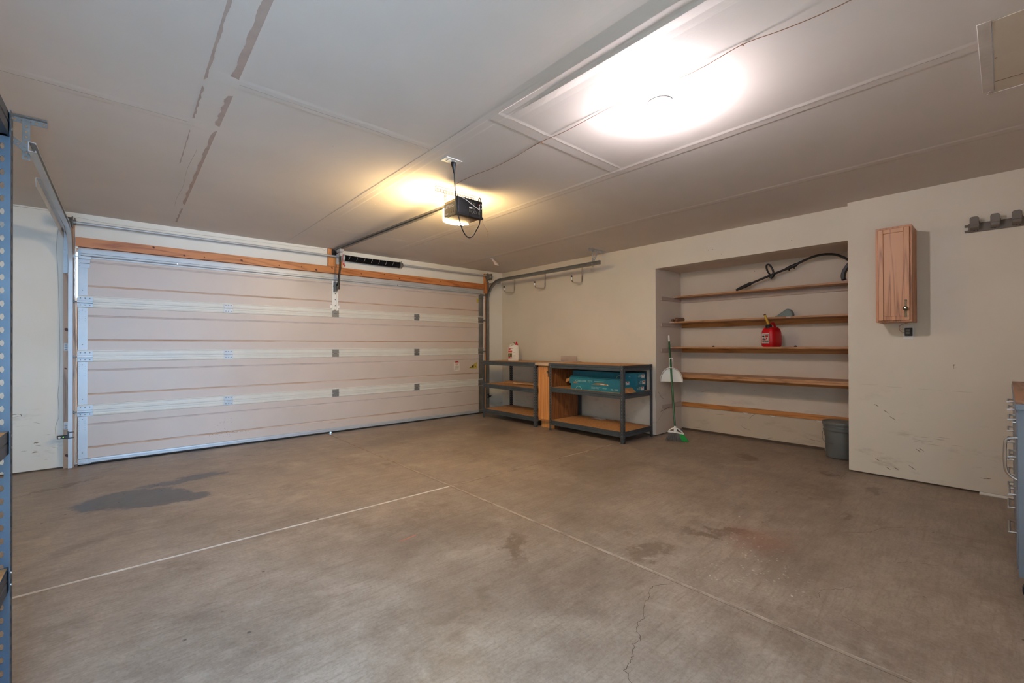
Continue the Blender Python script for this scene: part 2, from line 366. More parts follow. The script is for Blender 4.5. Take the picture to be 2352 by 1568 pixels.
    def build(s, name, mats, parent=None, smooth=True, bevel=0.0, seg=2, loc=None):
        L = Vector(loc) if loc is not None else (Vector(parent['_w']) if parent is not None and '_w' in parent else Vector((0, 0, 0)))
        me = bpy.data.meshes.new(name); me.from_pydata([tuple(p - L) for p in s.v], [], s.f)
        for q in (mats if isinstance(mats, (list, tuple)) else [mats]): me.materials.append(M[q] if isinstance(q, str) else q)
        me.polygons.foreach_set('material_index', s.m)
        me.update()
        if smooth:
            me.polygons.foreach_set('use_smooth', [True] * len(me.polygons)); me.set_sharp_from_angle(angle=math.radians(35))
        o = bpy.data.objects.new(name, me); COL.objects.link(o)
        if parent is not None: o.parent = parent
        if parent is None: o.location = L
        if bevel:
            b = o.modifiers.new('bevel', 'BEVEL'); b.width = bevel; b.segments = seg; b.limit_method = 'ANGLE'; b.angle_limit = math.radians(40); b.harden_normals = False
        o['_w'] = tuple(L)
        return o
def thing(name, label, cat, loc, group=None):
    o = bpy.data.objects.new(name, None); COL.objects.link(o); o.empty_display_size = 0.05
    o.location = loc; o['_w'] = tuple(loc); return tag(o, label, cat, group)
def tag(o, label, cat, group=None, kind=None):
    o['label'] = label; o['category'] = cat
    if group: o['group'] = group
    if kind: o['kind'] = kind
    return o
def struct(o, label=None, cat=None):
    o['kind'] = 'structure'
    if label: o['label'] = label
    return o
def facing(o, r, u):      # matrix whose local x runs along r, y along u, at o
    r, u = Vector(r).normalized(), Vector(u).normalized(); n = r.cross(u)
    return Matrix(((r.x, u.x, n.x, o[0]), (r.y, u.y, n.y, o[1]), (r.z, u.z, n.z, o[2]), (0, 0, 0, 1)))

# ================================================================== SETTING
JX, JY = 2.200, -2.945      # control joints
b = MB()
def slab(x0, x1, y0, y1):
    b.add([(x0, y0, 0), (x1, y0, 0), (x1, y1, 0), (x0, y1, 0)], [(0, 1, 2, 3)], 0)
g = 0.012
for (x0, x1) in ((XL - .1, JX - g), (JX + g, XN + .2)):
    for (y0, y1) in ((YB - .2, JY - g), (JY + g, 0.16)):
        slab(x0, x1, y0, y1)
# V-grooved joints with pale filler
def groove(p0, p1, n, m=1):
    p0, p1, n = Vector(p0), Vector(p1), Vector(n); dz = Vector((0, 0, -0.0012))
    b.add([p0 - n * g, p1 - n * g, p1 - n * g * .62 + dz, p0 - n * g * .62 + dz, p1 + n * g * .7 + dz, p0 + n * g * .7 + dz, p1 + n * g, p0 + n * g],
          [(0, 1, 2, 3), (3, 2, 4, 5), (5, 4, 6, 7)], m)
    b.m[-3] = 5
groove((JX, YB - .2, 0), (JX, 0.16, 0), (1, 0, 0), 4); groove((XL - .1, JY, 0), (JX - g, JY, 0), (0, 1, 0)); groove((JX + g, JY, 0), (XN + .2, JY, 0), (0, 1, 0), 4)
slab_z = -.003; b.add([(XL - .1, YB - .2, slab_z), (XN + .2, YB - .2, slab_z), (XN + .2, .16, slab_z), (XL - .1, .16, slab_z)], [(0, 1, 2, 3)], 4)
cr = [(2.146, -4.890), (2.081, -4.858), (2.02, -4.872), (1.966, -4.900), (1.90, -4.915), (1.826, -4.967), (1.77, -4.965), (1.731, -4.996), (1.69, -5.035), (1.651, -5.028), (1.60, -5.06), (1.564, -5.075), (1.510, -5.084), (1.478, -5.131), (1.43, -5.16)]
def jag(P, k=4, j=.006):
    out = []
    for (x0, y0), (x1, y1) in zip(P, P[1:]):
        out += [(x0 + (x1 - x0) * i / k + random.uniform(-j, j), y0 + (y1 - y0) * i / k + random.uniform(-j, j), 0) for i in range(k)]
    return out + [(P[-1][0], P[-1][1], 0)]
q_ = jag(cr); b.ribbon(q_, [0.0012 + random.random() * 0.0022 for _ in q_], (0, 0, 1), 2, 0.0004)
for P in ([(2.56, -5.42), (2.60, -5.40), (2.66, -5.42), (2.72, -5.47), (2.80, -5.50)], [(2.42, -5.62), (2.46, -5.56), (2.47, -5.52)], [(3.5, -5.32), (3.62, -5.43), (3.74, -5.46), (3.92, -5.60), (4.0, -5.66)],
          [(3.25, -5.60), (3.32, -5.67), (3.36, -5.75)], [(2.3, -4.45), (2.36, -4.56), (2.42, -4.60)]):
    q_ = jag(P, 5, .005); b.ribbon(q_, [0.0006 + random.random() * 0.001 for _ in q_], (0, 0, 1), 2, 0.0004)
b.ribbon([(1.40, -3.60, 0), (1.44, -3.60, 0), (1.52, -3.585, 0)], 0.01, (0, 0, 1), 3, 0.0003)
M['pinkm'] = mat('pink_chalk', (190, 120, 104), 0.9)
struct(b.build('floor', ['floor', 'concj', 'crackline', 'pinkm', 'concj2', 'crackline'], smooth=False))

# ceiling: one surface with taped seams that stand slightly proud
def seam_profile(x, y):
    h = 0.0
    for xs, w, a in ((0.535, 0.075, 0.0010), (2.965, 0.055, 0.0022), (4.20, 0.05, 0.0026)):
        d = abs(x - xs)
        if d < w: h += a * (1 if d < w * .6 else (w - d) / (w * .4))
    # the swollen seam, worse towards the back of the garage
    k = min(1.0, max(0.0, (-y - 4.02) / 0.5)) if y < -4.02 else 0.0
    pr = [(1.60, 0), (1.66, .0015), (1.735, .0105), (1.742, .0105), (1.750, .004), (1.785, .003), (1.797, .005), (1.812, .0095), (1.822, .0085), (1.87, .002), (1.92, 0)]
    pr2 = [(1.60, 0), (1.695, 0), (1.705, .002), (1.735, .0025), (1.742, .0025), (1.750, .0015), (1.785, .002), (1.797, .002), (1.812, .0), (1.92, 0)]
    def ip(p):
        for (a, u), (c, v) in zip(p, p[1:]):
            if a <= x <= c: return u + (v - u) * (x - a) / (c - a)
        return 0
    h += ip(pr) * k + ip(pr2) * (1 - k)
    # cross joints
    for ys, x0, x1 in ((-2.86, -.68, .53), (-3.465, .53, 1.745), (-4.07, 1.745, 2.965), (-1.03, 1.745, 4.2), (-1.5, 2.965, 4.2)):
        if x0 < x < x1:
            d = abs(y - ys)
            if d < 0.06: h += 0.0019 * (1 if d < .035 else (0.06 - d) / .025)
    return h
xs = sorted(set([XL - .1, 0, 1.1, 2.3, 2.6, 3.4, 3.8, 4.6, 5.0, XR, XN + .2] + [1.60, 1.66, 1.695, 1.705, 1.735, 1.742, 1.750, 1.785, 1.797, 1.812, 1.822, 1.87, 1.92] +
            [c + s_ * w * q for c, w in ((0.535, .075), (2.965, .055), (4.20, .05)) for s_ in (-1, 1) for q in (1, .6)]))
ys = sorted(set([YB - .2, 0.02] + [-6.6 + .3 * i for i in range(22)] + [c + d for c in (-2.86, -3.465, -4.07, -1.03, -1.5) for d in (-.06, -.035, .035, .06)] + [-4.02, -4.12, -4.22, -4.32, -4.42, -4.52]))
b = MB(); nx, ny = len(xs), len(ys)
b.add([(x, y, H - seam_profile(x, y)) for y in ys for x in xs] , [(j * nx + i, (j + 1) * nx + i, (j + 1) * nx + i + 1, j * nx + i + 1) for j in range(ny - 1) for i in range(nx - 1)], 0)
DN = (0, 0, -1)
def ragged(x, y0, y1, wid, m, z, n=26, jit=0.3):
    yy = [y0 + (y1 - y0) * i / n for i in range(n + 1)]
    L = []; R = []
    for i, y in enumerate(yy):
        e = min(1, i / 2.0, (n - i) / 2.0)
        w = wid * max(0.12, e) * (1 + random.uniform(-jit, jit)); L.append((x[0] if isinstance(x, tuple) else x, y, z)); R.append(w)
    return yy, R
def torn(xf, sgn, y0, y1, wmax, n=30, rag=.35):
    n *= 3; rag *= .55; ph = random.random() * 6; w0 = 1.0   # straight outer edge at xf, ragged inner edge
    z = H - 0.0016; vs = []; fs = []
    for i in range(n + 1):
        y = y0 + (y1 - y0) * i / n; e = max(0.05, min(1, i / 2.5, (n - i) / 2.5)); w0 += (1 + rag * math.sin(i * .37 + ph) - w0) * .5; w = wmax * e * (w0 + random.uniform(-rag, rag) * .45)
        vs += [(xf, y, z), (xf + sgn * w, y, z)]
    for i in range(n): fs.append((2 * i, 2 * i + 1, 2 * i + 3, 2 * i + 2))
    b.add(vs, fs, 1)
torn(0.600, -1, -3.44, -4.4, 0.032, 30, .18); torn(0.605, -1, -2.90, -3.33, 0.026, 24, .3); torn(0.602, -1, -1.0, -2.84, 0.020, 40, .35); torn(0.600, -1, -0.25, -0.85, 0.014, 24, .6)
torn(0.470, 1, -3.40, -4.5, 0.012, 30, .4); torn(0.472, 1, -2.92, -3.34, 0.009, 26, .7); torn(0.476, 1, -2.1, -2.75, 0.005, 24, .8); torn(0.60, -1, -4.55, -6.4, 0.03)
b.ribbon([(0.535 + .006 * math.sin(y * 7), y, H - .0022) for y in [-.9 - .12 * i for i in range(14)]], 0.0012, DN, 4)
# hairline cracks along the seams
for px, py0, py1 in ((2.94, -4.1, -5.85), (2.94, -2.2, -4.0), (1.70, -.05, -3.9), (2.17, -3.95, -4.02), (4.22, -.1, -2.2)):
    b.ribbon([(px + random.uniform(-.003, .003), py0 + (py1 - py0) * i / 24, H - .0027) for i in range(25)], 0.0014, DN, 4)
for py, x0, x1 in ((-2.86, XL, .46), (-3.465, .61, 1.69), (-4.03, 1.84, 2.9), (-4.11, 1.84, 2.9)):
    b.ribbon([(x0 + (x1 - x0) * i / 12, py + random.uniform(-.003, .003), H - .0022) for i in range(13)], 0.0015, DN, 4)
for i in range(16):      # nail pops
    x, y = random.choice((2.99, 2.94, 4.2, 1.9, 1.2)), random.uniform(-5.6, -.6)
    b.lathe([(0.006, 0), (0.004, -0.002), (0, -0.0025)], (x, y, H - .003), 8, 3)
struct(b.build('ceiling', ['ceil', 'torn', 'crackline', 'tape', 'hairline'], smooth=False))
# loose flap of tape hanging from the ceiling by the door corner
b = MB(); b.add([(4.235, -.93, H - .002), (4.30, -.93, H - .002), (4.26, -.955, H - .03), (4.325, -.965, H - .032), (4.255, -1.0, H - .075), (4.325, -1.02, H - .08), (4.245, -1.03, H - .115), (4.31, -1.05, H - .125)],
      [(0, 1, 3, 2), (2, 3, 5, 4), (4, 5, 7, 6)])
o = b.build('tape_flap', 'tape', loc=(4.28, -.99, H)); tag(o, 'loose white strip of drywall tape peeling down from the ceiling near the far right corner', 'tape')
md = o.modifiers.new('solid', 'SOLIDIFY'); md.thickness = 0.001

def scuffs(b, pts, m, normal, size=.02):
    n = Vector(normal)
    for p in pts:
        a = random.uniform(-.5, .2); t_ = Vector((0, 1, 0)) if abs(n.x) > .5 else Vector((1, 0, 0))
        d = (t_ * math.cos(a) + Vector((0, 0, 1)) * math.sin(a)) * size * random.uniform(.4, 1.2)
        P = Vector(p); b.ribbon([P - d, P + d * .2, P + d], [.001, .004 * random.uniform(.4, 1), .001], n, m, .0004)
# front wall with the garage door opening
OX0, OX1, OZ = -0.165, 4.835, 2.125
b = MB()
b.box(XL - .15, 0, 0.012, OX0, .15, H + .05); b.box(OX1, 0, 0.012, XR + .15, .15, H + .05); b.box(OX0, 0, OZ, OX1, .15, H + .05)
b.box(XL - .1, .012, -.02, OX0, .14, .014, 1); b.box(OX1, .012, -.02, XR + .1, .14, .014, 1)
scuffs(b, [(-.43, 0, .19), (-.41, 0, .24), (-.30, 0, .20), (-.35, 0, .33), (-.5, 0, .2), (-.42, 0, .45), (-.55, 0, .52), (-.36, 0, .1)], 2, (0, -1, 0))
b.ribbon([(-.57, 0, .54), (-.54, 0, .545), (-.52, 0, .54), (-.515, 0, .52)], .004, (0, -1, 0), 1, .0004)
b.ribbon([(-.44, 0, .262), (-.43, 0, .268), (-.42, 0, .266), (-.405, 0, .268)], [.003, .010, .012, .003], (0, -1, 0), 3, .0004); b.ribbon([(-.45, 0, .175), (-.44, 0, .178), (-.425, 0, .180), (-.41, 0, .179)], [.003, .007, .008, .003], (0, -1, 0), 3, .0004)
b.ribbon([(XL, 0, 2.44), (-.45, 0, 2.441), (-.30, 0, 2.438)], [.004, .002, .001], (0, -1, 0), 2, .0004)
struct(b.build('wall_front', ['wallf', 'crackline', 'scuff', 'chip'], smooth=False))
b = MB(); b.box(XL - .15, YB - .15, 0, XL, .15, H + .05); struct(b.build('wall_left', 'wallf', smooth=False))
# back wall with open doorway (the photographer's side)
DX0, DX1 = -0.48, 0.44
b = MB(); b.box(XL - .15, YB - .12, 0, DX0, YB, H + .05); b.box(DX1, YB - .12, 0, XP + .2, YB, H + .05); b.box(DX0, YB - .12, 2.06, DX1, YB, H + .05)
struct(b.build('wall_back', 'wall', smooth=False))
# unseen walls added behind the open doorway to narrow the daylight
b = MB(); b.box(-1.0, -8.5, 0, -.9, YB - .12, 2.5); b.box(.9, -8.5, 0, 1.0, YB - .12, 2.5); b.box(-.9, -8.5, 0, -.7, -8.4, 2.5); b.box(.30, -8.5, 0, .9, -8.4, 2.5); b.box(-.7, -8.5, 2.06, .30, -8.4, 2.5)
struct(b.build('wall_light_baffle', 'wall', smooth=False))
b = MB(); b.box(-1.0, -12.5, -.08, 1.0, YB - .2, -.002); struct(b.build('floor_added_behind', 'drive', smooth=False))  # unseen ground added between those walls for the daylight
# right wall: far stretch, recessed niche, near stretch standing proud
NY0, NY1, NZ = -3.024, -5.25, 2.134
b = MB()
b.box(XR, NY0 + .004, 0.012, XR + .7, .15, H + .05)                # far stretch
b.box(XR, NY1, NZ, XR + .13, NY0, H + .05)                         # header over the niche
b.box(XR + .13, NY1, NZ + .012, XN + .1, NY0, H + .05, 1)          # niche ceiling
b.box(XN, NY1 - .1, 0.03, XN + .1, NY0 + .1, NZ + .1, 1)           # niche back
b.box(XR, NY0, 0.012, XR + .001, NY0 + .004, H + .05); b.box(XR + .001, NY0, 0.012, XN + .1, NY0 + .004, NZ + .2, 1)    # niche side skin
b.box(XR + .14, NY0 - .0005, 0.0, XR + .16, NY0, 0.012, 2)
b.box(XP, YB - .12, .014, XP + 1.0, NY1, H + .05); b.box(XP, NY1, .014, XR + .12, YP, H + .05)
b.box(XP + .012, YB, -.02, XP + .3, YP - .015, .016, 2); b.box(XN + .012, NY1 - .1, -.02, XN + .3, NY0 + .12, .032, 2); b.box(XR + .012, NY0 + .01, -.02, XR + .9, .16, .014, 2)
for p, s_ in (((5.15, -5.294, .572), .022), ((5.15, -5.338, .520), .026), ((5.15, -5.234, .143), .02), ((5.15, -5.307, .082), .02), ((5.15, -5.36, .09), .02), ((5.15, -5.46, .12), .03), ((5.15, -5.52, .28), .02), ((5.15, -5.50, .27), .02), ((5.15, -5.23, .62), .02)):
    a = -0.6; d = Vector((0, -math.cos(a), math.sin(a))) * s_; P = Vector(p); b.ribbon([P - d, P, P + d], [.001, .006, .001], (-1, 0, 0), 3, .0004)
for k in range(6):
    y = -5.85 - random.random() * .22; z = .10 + random.random() * .09; l = .015 + random.random() * .05; b.ribbon([(XP, y, z), (XP, y - l * .4, z + random.uniform(-.004, .004)), (XP, y - l * .7, z + random.uniform(-.004, .004)), (XP, y - l, z)], [.001, .004, .003, .001], (-1, 0, 0), 3, .0003)
for k in range(14):
    y = -5.40 - random.random() * .3; z = .33 + random.random() * .08; l = .02 + random.random() * .08; b.ribbon([(XP, y, z), (XP, y - l * .5, z + random.uniform(-.004, .004)), (XP, y - l, z)], [.001, .003, .001], (-1, 0, 0), 4, .0003)
for (y, z, l) in ((-5.12, .80, .12), (-5.3, .79, .1), (-5.5, .785, .14), (-5.7, .78, .12), (-5.72, .97, .01), (-5.95, .6, .12)):
    b.ribbon([(XP, y, z), (XP, y - l * .5, z - .001), (XP, y - l, z)], [.001, .002, .001], (-1, 0, 0), 4, .0003)
b.ribbon([(XP, -5.715, .995), (XP, -5.713, .98), (XP, -5.714, .96)], [.006, .002, .002], (-1, 0, 0), 3, .0003)
# niche scuffs
for (y, z, l, r) in ((-3.3, .53, .14, .03), (-3.5, .26, .10, .01), (-3.8, .16, .12, -.05), (-3.9, .25, .1, .08), (-4.5, .11, .14, -.02), (-4.1, .04, .06, .02), (-3.95, .60, .02, 0), (-3.2, .05, .1, .01)):
    b.ribbon([(XN - .0007, y, z), (XN - .0007, y - l * .3, z + r * .55), (XN - .0007, y - l * .7, z + r * .8), (XN - .0007, y - l, z + r)], [.001, .004, .003, .001], (-1, 0, 0), 3, .0003)
for (y, z) in ((-4.2, 1.95), (-3.75, 2.26), (-3.7, 2.26), (-4.55, 2.22), (-3.85, 2.19)): b.lathe([(.004, 0), (.004, .001), (0, .001)], (XR, y, z), 8, 3, axis=(-1, 0, 0))
for (y, z, dy, dz) in ((-3.03, .62, 0, .16), (-3.05, .52, 0.0, -.05)):
    b.ribbon([(XR, -3.022, .42), (XR - .0003, -3.021, .5), (XR, -3.022, .62)], [.001, .006, .001], (-1, 0, 0), 3, .0003)
b.ribbon([(5.32, NY0, .56), (5.40, NY0, .48), (5.45, NY0, .46)], .004, (0, -1, 0), 3, .0004); b.ribbon([(5.38, NY0, .30), (5.6, NY0, .335), (5.9, NY0, .36)], .006, (0, -1, 0), 3, .0003)
b.ribbon([(5.30, NY0, .18), (5.42, NY0, .27), (5.5, NY0, .34)], .002, (0, -1, 0), 3, .0003)
b.box(XN - .0006, NY1, .03, XN + .01, NY0, .33, 5)
struct(b.build('wall_right', ['wall', 'niche', 'crackline', 'scuff', 'scufflight', 'tan'], smooth=False))
# patches of bare compound on the niche back
b = MB()
for y, z in ((-3.85, .345), (-4.15, .345), (-4.62, .345)): b.lathe([(.045, 0), (.03, .0008), (0, .001)], (XN - .0009, y, z), 14, 0, axis=(-1, 0, 0), sx=1, sy=.8)
o = struct(b.build('trim_6', 'paint'))
# driveway outside
b = MB(); b.box(-6, .16, -.06, 11, 14, -.005); struct(b.build('driveway', 'drive', smooth=False))
# wooden trim round the garage door
M['knot'] = mat('wood_knot', (92, 46, 24), 0.6)
def knots(b, pts, y=-.038):
    for x, z, r in pts: b.lathe([(r, 0), (r * .9, .0006), (0, .0007)], (x, y, z), 12, 1, axis=(0, -1, 0), sx=1, sy=1.4)
b = MB(); b.box(-.165, -.038, 2.128, 4.835, 0, 2.218); knots(b, [(.42, 2.20, .009), (.68, 2.15, .009), (.86, 2.155, .006), (1.22, 2.165, .011), (1.62, 2.155, .006), (1.88, 2.17, .006), (2.06, 2.15, .012), (2.26, 2.20, .009), (2.66, 2.165, .006), (3.0, 2.19, .007), (3.24, 2.155, .009), (3.95, 2.18, .006), (4.4, 2.165, .007)]); struct(b.build('trim_1', ['fir', 'knot'], smooth=False))
b = MB(); b.box(-.246, -.038, 0, -.170, 0, 2.36); knots(b, [(-.222, 1.32, .014), (-.22, .12, .012), (-.23, .95, .007)]); struct(b.build('trim_2', ['firz', 'knot'], smooth=False))
b = MB(); b.box(4.838, -.038, 2.06, 4.915, 0, 2.40); b.box(4.864, -.038, 0, 4.915, 0, 2.06); struct(b.build('trim_3', 'firo', bevel=.002, smooth=False))
b = MB(); b.box(2.21, -.038, 2.220, 2.40, 0, H - .003); struct(b.build('trim_4', 'firo', bevel=.002, smooth=False))
b = MB(); b.box(-.165, .055, 2.085, 4.835, .09, 2.128); b.box(-.165, .055, 0, -.115, .09, 1.64); b.box(4.79, .055, 0, 4.835, .09, 2.09); struct(b.build('trim_5', 'oakd', smooth=False))

# ================================================================== GARAGE DOOR
SEC = 2.133 / 4; GX0, GX1 = -0.148, 4.825
gd = thing('garage_door', 'wide closed sectional garage door of four white steel panels with metal hinges', 'garage door', (2.34, 0, 0))
def section_profile(z0, z1):
    p = [(0.0, z0)]
    c1 = z0 + .155; c2 = z1 - .140
    p += [(0.0, c1 - .009), (.006, c1 - .003), (.006, c1 + .003), (0.0, c1 + .009), (0.0, c2 - .010), (.004, c2 - .003), (.004, c2 + .003), (0.0, c2 + .010), (0.0, z1)]
    return p
for k in range(4):
    z0, z1 = k * SEC + (.012 if k == 0 else .0005), (k + 1) * SEC - .0005
    s = MB(); pr = section_profile(z0, z1); n = len(pr)
    s.add([(x, y, z) for x in (GX0, GX1) for y, z in pr], [(i, n + i, n + i + 1, i + 1) for i in range(n - 1)], 0)
    for i in (1, 2, 3): s.m[i] = 1
    for i in (5, 6, 7): s.m[i] = 2
    s.box(GX0, .009, z0, GX1, .045, z1, 0)
    if k < 3: s.box(GX0, .018, z1, GX1, .036, z1 + .0045, 0)
    # embossed dirt spots
    if k == 0:
        for q in range(22):
            x = 1.0 + random.uniform(-.09, .12); z = random.uniform(.1, .33); s.ribbon([(x, 0, z), (x + .006, 0, z)], [.002, .004], (0, -1, 0), 3, .0003)
        s.ribbon([(2.22, 0, .13), (2.27, 0, .135), (2.33, 0, .13)], [.004, .022, .004], (0, -1, 0), 1, .0003)
        for q in range(30):
            x = 1.0 + random.uniform(-.1, .3); s.ribbon([(x, 0, .155 + random.uniform(-.012, .012)), (x + .01, 0, .155)], [.003, .002], (0, -1, 0), 3, .0003)
    sec = s.build('door_section', ['door', 'crease', 'crease2', 'scuff'], gd, smooth=False)
    for side in (0, 1):
        e = MB(); x0, x1 = ((GX0 - .004, -.082) if side == 0 else (4.735, GX1 + .004))
        e.box(x0, -.0035, z0 + (.058 if k else .052), x1, .0, z1 - (.058 if k < 3 else .03))
        e.box(x0, -.0035, z0 + .05, x0 + .004, .046, z1 - .05)
        for zz in [z1 - .10 - .022 * q for q in range(5)]:
            for xx in (x0 + .012, x1 - .017): e.lathe([(.0022, 0), (.0022, .0006), (0, .0008)], (xx, -.0035, zz), 8, 1, axis=(0, -1, 0))
        for zz in (z0 + .11, z1 - .085): e.lathe([(.005, 0), (.005, .003), (0, .004)], ((x0 + x1) / 2, -.0035, zz), 6, 1, axis=(0, -1, 0))
        e.build('end_stile', ['galv' if side == 0 else 'galvd', 'galvd'], sec, smooth=False)  # right stile takes the darker steel: less daylight, put into the colour
    # folded edge rails, above and below each joint
    for top in (0, 1):
        if top and k == 3: continue
        if not top and k == 0: continue
        e = MB()
        if top: P = [(0, z1 - .058), (-.010, z1 - .054), (-.011, z1 - .047), (-.006, z1 - .042), (-.006, z1 - .024), (-.009, z1 - .021), (-.009, z1 - .001), (.0, z1 - .001)]
        else: P = [(0, z0 + .001), (-.009, z0 + .001), (-.009, z0 + .014), (-.006, z0 + .017), (-.006, z0 + .042), (-.010, z0 + .047), (-.010, z0 + .055), (0, z0 + .058)]
        e.prism([(GX0, y, z) for y, z in P], (GX1 - GX0, 0, 0)); e.build('edge_rail', 'rail', sec, smooth=False)
# bottom retainer and rubber seal
e = MB(); e.prism([(GX0, y, z) for y, z in ((0, .064), (-.010, .060), (-.012, .045), (-.006, .042), (-.006, .022), (-.014, .016), (0, .014))], (GX1 - GX0, 0, 0)); e.build('bottom_rail', 'galv', gd, smooth=False)
e = MB()
for (xa, xb) in ((GX0, 2.235), (2.26, GX1)):
    e.sweep([(-.010 + .026 * math.cos(a) , .010 + .010 * math.sin(a)) for a in [2 * PI * q / 10 for q in range(10)]], [(xa, 0.006, 0), (xb, 0.006, 0)], (0, 1, 0))
e.box(2.235, -.0, .010, 2.26, .02, .018)
e.build('bottom_seal', 'rubber', gd)
# top strut
e = MB()
for (z, y) in ((2.098, 0),): pass
P = [(0, 2.112), (-.012, 2.112), (-.012, 2.100), (-.050, 2.094), (-.050, 2.066), (-.042, 2.063), (-.042, 2.058), (-.050, 2.055), (-.050, 2.045), (-.012, 2.038), (-.012, 2.026), (0, 2.026)]
e.prism([(GX0 + .02, y, z) for y, z in P], (GX1 - GX0 - .04, 0, 0)); e.build('strut', 'galv', gd, smooth=False)
e = MB(); e.lathe([(.008, 0), (.008, .005), (0, .006)], (.62, -.050, 2.05), 6, 0, axis=(0, -1, 0)); e.lathe([(.008, 0), (.008, .005), (0, .006)], (3.2, -.050, 2.05), 6, 0, axis=(0, -1, 0)); e.build('strut_bolt', 'steel', gd)
def hinge(xc, zc, mt, end=False):
    e = MB(); w = .043 if not end else .055; y = -.0115
    e.box(xc - w, y - .003, zc + .004, xc + w, y, zc + .046); e.box(xc - w, y - .003, zc - .052, xc + w, y, zc - .012)
    e.cyl((xc - w, y - .006, zc), (xc + w, y - .006, zc), .006, 10)
    e.box(xc - w * .45, y - .008, zc - .012, xc + w * .45, y - .003, zc + .006)
    for dx in (-.6, 0, .6):
        for dz in (.032, -.036): e.lathe([(.006, 0), (.006, .004), (0, .005)], (xc + w * dx, y - .003, zc + dz), 6, 1, axis=(0, -1, 0))
    if end:
        s_ = -1 if xc < 2 else 1
        e.box(xc - w, y - .026, zc - .018, xc + w, y - .003, zc - .014); e.box(xc - w, y - .026, zc - .018, xc + w, y - .023, zc + .002)
    h = e.build('hinge', [mt, 'galvd'], gd, smooth=False)
    if end:
        r = MB(); r.cyl((xc - s_ * .03, y - .016, zc - .006), (xc + s_ * .078, y - .016, zc - .006), .005, 10); r.cyl((xc + s_ * .072, y - .016, zc - .006), (xc + s_ * .084, y - .016, zc - .006), .018, 16)
        r.build('roller', 'galvd', h)
for j in (1, 2, 3):
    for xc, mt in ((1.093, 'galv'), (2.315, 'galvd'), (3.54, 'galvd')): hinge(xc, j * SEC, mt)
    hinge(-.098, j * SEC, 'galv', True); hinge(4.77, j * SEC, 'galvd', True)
for s_, xc in ((-1, -.10), (1, 4.77)):
    mt = 'galv' if s_ < 0 else 'galvd'
    e = MB(); e.box(xc - .045, -.018, .020, xc + .045, -.012, .060); e.box(xc - .045, -.045, .018, xc + .045, -.012, .022); e.cyl((xc - .05, -.03, .03), (xc + s_ * .07, -.03, .03), .006)
    for dx in (-.03, 0, .03): e.lathe([(.006, 0), (.006, .004), (0, .005)], (xc + dx, -.018, .045), 6, 0, axis=(0, -1, 0))
    e.build('bottom_bracket', mt, gd, smooth=False)
    e = MB(); e.box(xc - .04, -.058, 2.010, xc + .045, -.052, 2.035); e.box(xc - .035, -.056, 1.97, xc + .035, -.004, 1.974); e.box(xc - .035, -.008, 1.93, xc + .035, -.0036, 2.03)
    e.cyl((xc - .04, -.052, 2.028), (xc + s_ * .09, -.052, 2.028), .006); e.cyl((xc + s_ * .074, -.052, 2.028), (xc + s_ * .086, -.052, 2.028), .018)
    e.build('top_bracket', mt, gd, smooth=False)
# opener bracket and reinforcing stile on the top section
e = MB(); e.box(2.268, -.016, 1.63, 2.292, -.0005, 2.03); e.box(2.326, -.016, 1.63, 2.350, -.0005, 2.03); e.box(2.29, -.008, 1.60, 2.328, -.0005, 2.03)
e.box(2.250, -.006, 1.64, 2.368, -.0005, 1.71)
for q in range(8):
    for xx in (2.258, 2.360): e.lathe([(.004, 0), (.004, .004), (0, .005)], (xx, -.006, 1.66 + .05 * (q % 2)), 6, 1, axis=(0, -1, 0))
for zz in (1.70, 1.78, 1.86): e.lathe([(.006, 0), (.006, .002), (0, .003)], (2.31, -.016, zz), 8, 1, axis=(0, -1, 0))
e.build('center_stile', ['paint', 'dark'], gd, smooth=False)
e = MB(); e.box(2.292, -.07, 1.90, 2.300, -.012, 2.0); e.box(2.322, -.07, 1.90, 2.330, -.012, 2.0); e.box(2.285, -.02, 1.88, 2.337, -.014, 2.02); e.cyl((2.27, -.055, 1.955), (2.35, -.055, 1.955), .007)
e.build('arm_bracket', 'galvd', gd, smooth=False)
# stickers
e = MB(); e.box(4.222, -.0015, .752, 4.335, -.0003, .882); e.add([(4.235, -.002, .884), (4.325, -.002, .884), (4.30, -.002, .908), (4.262, -.002, .908)], [(0, 1, 2, 3)], 1)
e.lathe([(.021, 0), (.021, .0012), (.017, .0012), (.017, 0)], (4.278, -.0015, .858), 18, 1, axis=(0, -1, 0)); e.bar((4.265, -.0025, .872), (4.292, -.0025, .845), .001, .004, 1)
for q in range(6): e.box(4.235, -.002, .768 + q * .011, 4.322, -.0012, .771 + q * .011, 2)
e.build('warning_sticker', ['label', 'redp', 'panel'], gd, smooth=False)
e = MB(); e.prism([(4.52, -.0004, .778), (4.695, -.0004, .772), (4.695, -.0004, .882), (4.66, -.0004, .862), (4.62, -.0004, .846)], (0, -.0012, 0), 0)
e.box(4.545, -.0022, .786, 4.625, -.0014, .794, 1); e.prism([(4.575, -.0016, .800), (4.625, -.0016, .800), (4.625, -.0016, .838), (4.60, -.0016, .826)], (0, -.0008, 0), 1)
e.prism([(4.645, -.0016, .82), (4.668, -.0016, .80), (4.675, -.0016, .808), (4.650, -.0016, .834)], (0, -.0008, 0), 2)
e.build('caution_sticker', ['yels', 'dark', 'brass'], gd, smooth=False)
e = MB(); e.box(4.69, -.0015, 1.895, 4.733, -.0003, 1.965); e.build('paper_sticker', 'yels', gd, smooth=False)

